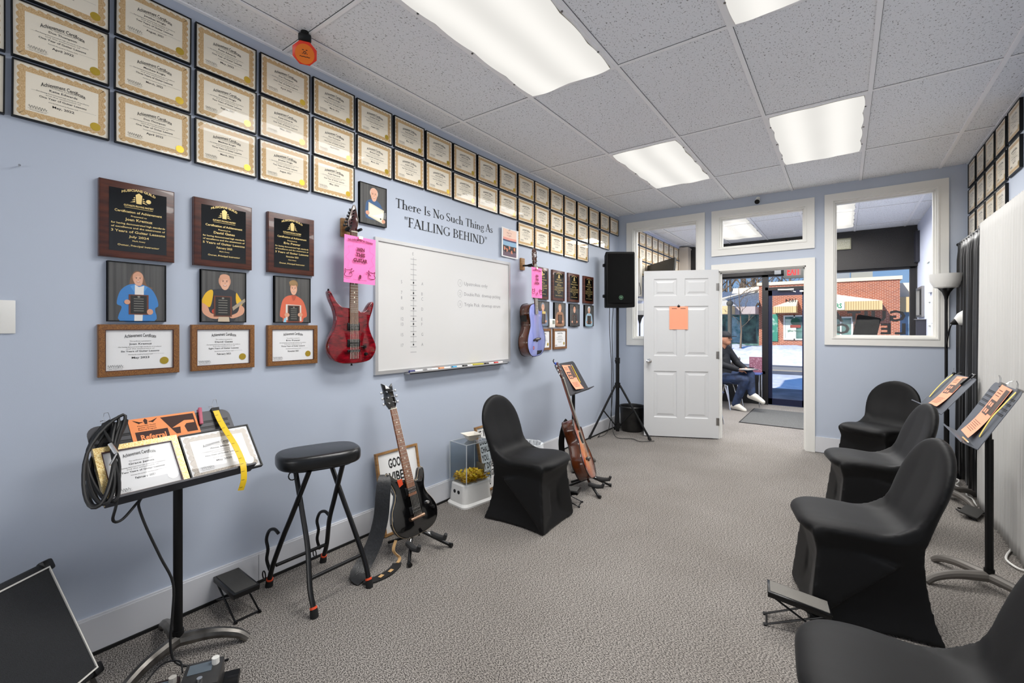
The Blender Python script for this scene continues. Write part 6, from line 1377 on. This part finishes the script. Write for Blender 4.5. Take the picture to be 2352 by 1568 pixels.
# stacking chairs and a small table in the lobby
def shell_chair(M, lb, col):
    r = thing('shell_chair', lb, 'chair', M, 'lobby shell chairs'); m_ = mat('shell_' + col, col, .45)
    st = [(.21, .425, .19), (.17, .44, .205), (.0, .425, .21), (-.13, .425, .20), (-.19, .47, .19), (-.215, .58, .205), (-.24, .70, .205), (-.262, .78, .17), (-.27, .81, .10)]; b = MB(); v = []
    for (x, z, w) in st: v += [(x, w * (q / 4 - 1), z + .02 * abs(q / 4 - 1) ** 2) for q in range(9)]
    f = [(i * 9 + q, i * 9 + q + 1, i * 9 + 10 + q, i * 9 + 9 + q) for i in range(len(st) - 1) for q in range(8)]
    o = b.add(v, f).build('shell', m_, r, ang=80); md = o.modifiers.new('t', 'SOLIDIFY'); md.thickness = .008
    for sx, sy in ((1, 1), (1, -1), (-1, 1), (-1, -1)): MB().tube([(sx * .05, sy * .15, .405), (sx * .12, sy * .17, .39), (sx * .21 - .02, sy * .20, 0)], .0105, 8).build('leg', m_chrome, r)
    return r
shell_chair(T(-1.60, 8.30, 0) @ RZ(-20), 'navy shell chair with chrome legs under the seated person', '1b2440')
shell_chair(T(-1.77, 8.74, 0) @ RZ(170), 'beige shell chair behind the seated person at the lobby window', '8d857b')
shell_chair(T(-1.60, 6.72, 0) @ RZ(-20), 'shell chair just inside the lobby, one chrome leg showing past the open door', '1b2440')
r = thing('side_table', 'small blue table with a dark bowl at the lobby window', 'table', T(-1.31, 8.74, 0)); MB().rbox((0, 0, .555), (.36, .32, .022), .006).build('tabletop', mat('blue_laminate', '42568f', .35), r)
for sx in (-1, 1):
    for sy in (-1, 1): MB().cyl((sx * .16, sy * .14, .545), (sx * .165, sy * .145, 0), .010, n=8).build('leg', m_chrome, r)
r = thing('dark_bowl', 'dark bowl on the small blue lobby table', 'bowl', T(-1.36, 8.70, .567)); MB().lathe([(.001, 0), (.06, 0), (.11, .05), (.125, .085), (.12, .085), (.10, .05), (.05, .012), (.001, .01)], 24).build('bowl', m_black, r)

# ---------------------------------------------------------------- the person waiting in the lobby
def person():
    M = T(-1.60, 8.30, 0) @ RZ(-20)          # +x is where the person faces
    def caps(b, a, ra, c, rc): b.cyl(a, c, ra, rc, 12); b.ball(a, ra, n=12); b.ball(c, rc, n=12)
    hip = [(-.02, .09, .50), (-.02, -.09, .50)]
    kneeL, ankL = (.38, -.10, .50), (.22, -.11, .09)                      # planted leg
    kneeR, ankR = (.39, .02, .585), (.45, -.03, .28)                     # crossed over it
    sh = [(-.10, .19, .98), (-.10, -.19, .98)]; el = [(.04, .27, .74), (.06, -.27, .74)]; wr = [(.26, .13, .66), (.28, -.11, .66)]
    def torso(b, e=0):
        caps(b, (-.03, .07, .50), .115 + e, (-.03, -.07, .50), .115 + e); caps(b, (-.06, 0, .58), .135 + e, (-.11, 0, .80), .145 + e); caps(b, (-.11, .09, .90), .105 + e, (-.11, -.09, .90), .105 + e); caps(b, (-.10, .15, .97), .062 + e, (-.10, -.15, .97), .062 + e)
    def arms(b, e=0, hand=True):
        for k in (0, 1):
            caps(b, sh[k], .055 + e, el[k], .044 + e); caps(b, el[k], .044 + e, Vector(el[k]).lerp(Vector(wr[k]), .9), .030 + e)
            if hand:
                s = 1 if k == 0 else -1; w = Vector(wr[k]); d = (w - Vector(el[k])).normalized(); p = w + d * .05; caps(b, w, .026, p, .030); sd = Vector((-d.y, d.x, 0)).normalized()
                for q in range(4): a = p + sd * (.024 - .016 * q); m_ = a + d * (.040 + .005 * (1 if q in (1, 2) else 0)); caps(b, a, .0095, m_, .009); caps(b, m_, .009, m_ + d * .018 + Vector((0, 0, -.020)), .0078)
                a = w + sd * s * -.022 + d * .02; caps(b, a, .011, a + d * .035 - sd * s * .020 + Vector((0, 0, -.006)), .009)
    def legs(b, e=0, foot=True):
        caps(b, hip[1], .085 + e, kneeL, .062 + e); caps(b, kneeL, .060 + e, ankL, .042 + e); caps(b, hip[0], .085 + e, kneeR, .062 + e); caps(b, kneeR, .060 + e, ankR, .042 + e)
    hd = Vector((-.02, 0, 1.155))
    b = MB(); torso(b); arms(b); legs(b); caps(b, (-.08, 0, .99), .055, (-.04, 0, 1.06), .052)
    b.ball(hd, .10, sc=(.98, .78, 1.18), n=20); b.ball(hd + Vector((.045, 0, -.055)), .060, sc=(.85, .9, .95), n=14); b.cyl(hd + Vector((.085, 0, .025)), hd + Vector((.118, 0, -.018)), .010, .017, 10)
    for s in (-1, 1): b.ball(hd + Vector((-.01, s * .080, -.01)), .026, sc=(.8, .4, 1.2), n=10)
    b.ball(hd + Vector((.088, 0, -.062)), .022, sc=(.5, 1.2, .35), n=10)
    caps(b, ankL, .040, (.32, -.11, .045), .035); caps(b, ankR, .040, (.55, -.01, .21), .032)
    body = remesh(b, .0075, 4).build('person', mat('skin', 'b98468', .55), None, ang=180); body.matrix_world = M
    tag(body, 'person in a dark cap and navy sweater sitting cross-legged in the lobby, reading a clipboard', 'person')
    b = MB(); torso(b, .016); arms(b, .014, False); caps(b, (-.09, 0, 1.0), .066, (-.085, 0, 1.03), .064); remesh(b, .010, 5).build('sweater', mat('navy_black_sweater', '0c0e15', .8, bump=(90, .4)), body, ang=180)
    b = MB(); legs(b, .014); caps(b, (-.03, .08, .50), .125, (-.03, -.08, .50), .125); remesh(b, .010, 5).build('jeans', mat('dark_denim', '18233a', .8, var=(14, '2c3c5c'), bump=(120, .3)), body, ang=180)
    for (a, t) in ((Vector(ankL), Vector((.33, -.11, .040))), (Vector(ankR), Vector((.57, -.01, .20)))):
        d = (t - a); hz = d.normalized(); up = Vector((0, 0, 1)) if a.z < .2 else Vector((.55, .1, .8)); b = MB(); hl = a - Vector((.035, .0, .035))
        caps(b, a - Vector((0, 0, .01)), .052, a.lerp(t, .5), .050); caps(b, hl, .042, t, .038); caps(b, a.lerp(t, .6), .046, t + hz * .05, .036)
        b2 = remesh(b, .009, 5); 
        if a.z < .2: b2.v = [(p[0], p[1], max(p[2], .004)) for p in b2.v]
        b2.build('shoe', mat('cream_sneaker', 'd9d3c6', .7), body, ang=180)
    b = MB(); b.ball(hd + Vector((-.004, 0, .035)), .104, sc=(1.02, .84, .92), n=20); b.v = [(p[0], p[1], max(p[2], hd.z + .030)) for p in b.v]; b.box(hd + Vector((.115, 0, .040)), (.10, .13, .010)); b.build('cap', mat('dark_cap', '15161c', .8), body, ang=60)
    b = MB()
    for s in (-1, 1): b.ball(hd + Vector((.088, s * .032, .012)), .010, n=10)
    b.build('eyes', mat('eye_dark', '1a1412', .3), body)
    b = MB().box((.345, 0, .665), (.23, .30, .010), 0, RY(0)); o = b.build('clipboard', mat('grey_clipboard', '55585e', .5), None, ang=0); o.matrix_world = M; tag(o, 'clipboard with papers resting on the lap of the seated person', 'clipboard'); MB().box((.345, 0, .672), (.20, .27, .004)).build('paper', mat('grey_paper', '9b9994', .7), o, ang=0)
person()
# ================================================================== STREET AND PLAZA
GZ = -.12
m_snow = mat('snow', 'f3f4f7', .8, bump=(9, .8), var=(5, 'd9dde6'))
m_asph = mat('wet_asphalt', '5a5c62', .8, var=(3, '74777e'))
m_brick = mat('red_brick', '9c5238', .85)
n = m_brick.node_tree.nodes; l = m_brick.node_tree.links
t_ = n.new('ShaderNodeTexCoord'); mp = n.new('ShaderNodeMapping'); mp.inputs['Rotation'].default_value = (PI / 2, 0, 0); bt = n.new('ShaderNodeTexBrick'); l.new(t_.outputs['Object'], mp.inputs[0]); l.new(mp.outputs[0], bt.inputs['Vector'])
bt.inputs['Color1'].default_value = (*lin('ab5c3b'), 1); bt.inputs['Color2'].default_value = (*lin('90492f'), 1); bt.inputs['Mortar'].default_value = (*lin('d3b3a0'), 1); bt.inputs['Scale'].default_value = 1; bt.inputs['Brick Width'].default_value = .17; bt.inputs['Row Height'].default_value = .06; bt.inputs['Mortar Size'].default_value = .007
l.new(bt.outputs[0], n['Principled BSDF'].inputs['Base Color'])
m_cream = mat('cream_metal', 'e9dcc0', .5); m_tanm = mat('tan_corrugated', 'd9c08d', .6)
m_tealw = mat('green_tinted_glass', '2a4a48', .12, var=(2.2, '6f9a93')); m_slate = mat('slate_roof', '5c6674', .6, var=(6, '7c8796', (6, 1, 1)))
struct(MB().bb((-40, YF + .12, GZ - .1), (40, 60, GZ)).build('ground', m_asph, ang=0))
struct(MB().bb((XL - .4, YR - .1, 2.95), (6, YF + .4, 4.35)).build('roof', mat('flat_roof', '4a4643', .9), ang=0))
def snow(name, x0, x1, y0, y1, h, seed, k=60, q=10):
    v = []; f = []
    for j in range(q + 1):
        for i in range(k + 1):
            x, y = x0 + (x1 - x0) * i / k, y0 + (y1 - y0) * j / q; t = j / q; e = math.sin(PI * min(1, max(0, t))) ** .6
            nz = noise.noise((x * .7 + seed, y * .9, 0)) * .35 + noise.noise((x * 2.3, y * 2.1 + seed, 3)) * .18; v.append((x, y, GZ - .02 + h * e * (.75 + nz)))
    for j in range(q):
        for i in range(k): a = j * (k + 1) + i; f.append((a, a + 1, a + k + 2, a + k + 1))
    return struct(MB().add(v, f).build(name, m_snow, None, ang=180))
snow('snow_bank', -26, 14, 20.2, 26.6, .80, 3, 110, 16); snow('snow_field', -18, 10, 12.4, 16.6, .10, 9, 80, 12)
struct(MB().bb((-40, 17.6, GZ), (40, 18.9, GZ + .04)).build('road_kerb', mat('grey_kerb', 'a09c94', .8), ang=0))
struct(MB().bb((-14, 23.4, GZ), (12, 23.55, GZ + .62)).build('guard_rail', mat('rail_grey', '6d6f74', .5, .4), ang=0))
YB2 = 27.0
def bx(x, z): return x, z
# brick shop with its roof canopies and windows
r = thing('brick_shop', 'sunlit brick shop building across the snowy street', 'building', T(0, YB2, 0))
MB().bb((-3.62, 0, GZ), (2.05, 8, 3.52)).build('brick_wall', m_brick, r, ang=0)
MB().bb((-3.70, -.08, 3.52), (2.13, 8, 3.68)).build('parapet_cap', m_cream, r, ang=0)
def canopy(x0, x1, z0, z1, zt, slope, nm='canopy'):
    MB().bb((x0, -1.0, z0), (x1, 0, z1)).build('fascia', m_tanm, r, ang=0); f = r.children[-1]
    b = MB()
    for k in range(int((x1 - x0) / .09)): b.bb((x0 + .09 * k, -1.012, z0), (x0 + .09 * k + .018, -1.0, z1))
    b.build('rib', mat('tan_shadow_rib', 'a98f60', .6), f, ang=0); b = MB()
    L = [(x0, -1.0, z1), (x1, -1.0, z1)]; T_ = [(x0 + slope[0], 0, zt), (x1 + slope[1], 0, zt)]
    b.quad(L[0], L[1], T_[1], T_[0]); b.add([L[0], T_[0], (x0, 0, z1), L[1], T_[1], (x1, 0, z1)], [(0, 1, 2), (3, 5, 4)]); b.build('canopy_roof', mat('cream_standing_seam', 'efe6d2', .5), r, ang=0)
canopy(-2.86, -1.88, 2.06, 2.37, 2.72, (.75, 0)); canopy(-1.55, 1.38, 2.13, 2.53, 3.15, (.0, -2.75))
for x0, x1, z0, z1 in ((-2.50, -1.55, .70, 1.95), (-.60, .35, .2, 1.85), (.55, 1.15, .2, 1.85)):
    MB().bb((x0, -.03, z0), (x1, .02, z1)).build('window', m_tealw, r, ang=0); w_ = r.children[-1]; MB().ring(x0, z0, x1, z1, .07, .0, .07, 0, basis((1, 0, 0), (0, 0, 1), (0, -1, 0), (0, -.01, 0))).bb(((x0 + x1) / 2 - .03, -.08, z0), ((x0 + x1) / 2 + .03, -.01, z1)).build('frame', mat('white_frame', 'dfe3e0', .5), w_, ang=0)
MB().bb((-2.42, -.06, .75), (-1.95, -.032, 1.75)).build('window_sign', mat('window_poster_white', 'e4efe8', .6, var=(3, 'b9d4c6')), r, ang=0)
b = MB(); b.disc(-1.98, 1.62, .20, 0, 0, 20); b.rect(-2.20, 1.32, -1.75, 1.46, .002, 1); b.text('pharmacy', .16, -2.0, 1.12, .003, 0, fit=.6, mirror=False); b.v = [(p[0], -.085 - p[2], p[1]) for p in b.v]; b.build('window_logo', [mat('logo_green', '1f5a44', .5), mat('logo_red', '8a2d22', .5)], r, ang=0)
MB().bb((-3.18, -.07, .62), (-2.75, -.02, 2.02)).build('banner_sign', mat('banner_green', '2f8a76', .6, var=(1.6, 'dff0ea', (1, 1, 1), .06)), r, ang=0)
MB().bb((-1.2, -1.06, 2.15), (.02, -1.015, 2.52)).build('shop_sign', mat('shop_sign_white', 'eef0ea', .5), r, ang=0); s = r.children[-1]
b = MB(); b.text('CLEANERS', .30, -.60, 2.235, 0, 0, bold=.03, fit=1.05); b.v = [(p[0], -1.07, p[1]) for p in b.v]; b.build('sign_letters', mat('sign_green', '1f8a5a', .5), s, ang=0)
MB().bb((-.85, 3.0, 3.6), (.25, 4.2, 4.35)).build('roof_unit', mat('grey_roof_unit', '8b9298', .5, .3), r, ang=0); MB().bb((.3, 3.0, 3.6), (1.2, 4.2, 4.3)).build('roof_screen', mat('grey_screen_wall', '9b9c94', .7), r, ang=0)
# left wing with hipped slate roof
r = thing('slate_roof_shop', 'shop wing with slate and cream roof left of the brick shop', 'building', T(0, YB2 + .3, 0))
MB().bb((-14, 0, GZ), (-3.62, 7, 2.1)).build('shopfront', m_tealw, r, ang=0); MB().bb((-14, -1.5, 2.02), (-3.62, 0, 2.40)).build('fascia', mat('pink_grey_fascia', 'b7aaa8', .6), r, ang=0); MB().bb((-7, -2.4, 2.02), (-4.55, -1.5, 2.42)).build('porch_fascia', m_tanm, r, ang=0)
b = MB(); b.quad((-14, -1.5, 2.40), (-3.62, -1.5, 2.40), (-3.62, 1.5, 3.40), (-14, 1.5, 3.40)); b.build('slate_roof', m_slate, r, ang=0)
b = MB(); b.add([(-7, -2.4, 2.42), (-4.35, -2.4, 2.42), (-5.25, -.2, 2.86), (-7, -.2, 2.86)], [(0, 1, 2, 3)]); b.build('porch_roof', mat('cream_standing_seam'), r, ang=0)
b = MB(); A, B_ = Vector((-5.62, -.9, 2.78)), Vector((-3.64, 1.35, 3.52)); b.tube([A, A.lerp(B_, .5), B_], .07, 6); b.add([(-5.3, 1.1, 2.9), (-3.62, 1.1, 2.9), (-3.62, 1.1, 3.62), (-5.1, 1.1, 3.52)], [(0, 1, 2, 3)]); b.bb((-5.12, 1.12, 3.0), (-3.62, 4, 3.56)); b.build('cream_clerestory', mat('cream_standing_seam'), r, ang=0)
for k in range(6): MB().bb((-7.4 + .75 * k, -.02, .5), (-6.8 + .75 * k, .0, 1.9)).build('display', mat('teal_display', '3d7f86', .4, var=(3, 'a9c9d6')) if k % 2 else mat('dark_display', '22302f', .3, var=(2.5, '5f8a7c')), r, ang=0)
r = thing('cream_wing', 'cream corrugated wing at the right end of the brick shop', 'building', T(2.08, YB2 + .8, 0)); MB().bb((0, 0, 2.05), (4, 6, 2.75)).build('lower_band', m_tanm, r, ang=0); MB().bb((.0, .6, 2.75), (4, 6, 3.45)).build('upper_band', mat('cream_standing_seam'), r, ang=0); MB().bb((0, .3, GZ), (4, 6, 2.05)).build('shopfront', mat('blue_shopfront', '5f83a4', .3, var=(3, '9db9d0')), r, ang=0)
# trees
m_bark = mat('pale_bark', '8a7a68', .9, var=(5, '5e5247', (1, 1, .3)))
def bare_tree(x, y, h, lb, seed, rad=.12, group='bare trees behind the shops'):
    rnd = random.Random(seed); r = thing('bare_tree', lb, 'tree', T(x, y, GZ), group); MB().tube([(0, 0, 0), (rnd.uniform(-.1, .1), 0, h * .4), (rnd.uniform(-.2, .2), .1, h)], [rad, rad * .75, rad * .2], 8).build('trunk', m_bark, r); b = MB()
    def br(p, d, L, w, lv):
        q = p + d * L; b.tube([p, p.lerp(q, .5) + Vector((rnd.uniform(-.1, .1), 0, .05)) * L, q], [w, w * .7, w * .35], 5)
        if lv:
            for _ in range(3): br(p.lerp(q, rnd.uniform(.4, 1)), (d + Vector((rnd.uniform(-.7, .7), rnd.uniform(-.5, .5), rnd.uniform(-.1, .6)))).normalized(), L * .6, w * .5, lv - 1)
    for k in range(7): a = rnd.uniform(0, 6.3); br(Vector((0, 0, h * (.35 + .09 * k))), Vector((math.cos(a), math.sin(a) * .6, .8)).normalized(), h * .17, rad * .35, 2)
    b.build('branches', m_bark, r)
rnd = random.Random(4)
for k in range(13): bare_tree(-9.4 + .48 * k + rnd.uniform(-.3, .3), 40 + rnd.uniform(-2, 3), 6.5 + rnd.uniform(-1, 1.5), f'bare tree trunk behind the shops, {ORD[k + 1]} of the row from its left end', k, .14)
for k in range(5): bare_tree(-9.9 + .9 * k, 44, 8, f'bare tree in the back row behind the shops, {ORD[k + 1]} from the left', 40 + k, .2)
bare_tree(-3.72, 22.2, 3.2, 'small bare tree growing out of the snow bank in front of the shops', 77, .05, None)
r = thing('lamp_post', 'dark post standing in the snow bank beside the small bare tree', 'post', T(-4.02, 21.6, GZ)); MB().cyl((0, 0, 0), (0, 0, 2.45), .085, n=12).build('post', mat('post_grey', '55534c', .7), r); MB().ball((0, 0, 2.5), .14).build('globe', mat('post_grey'), r)
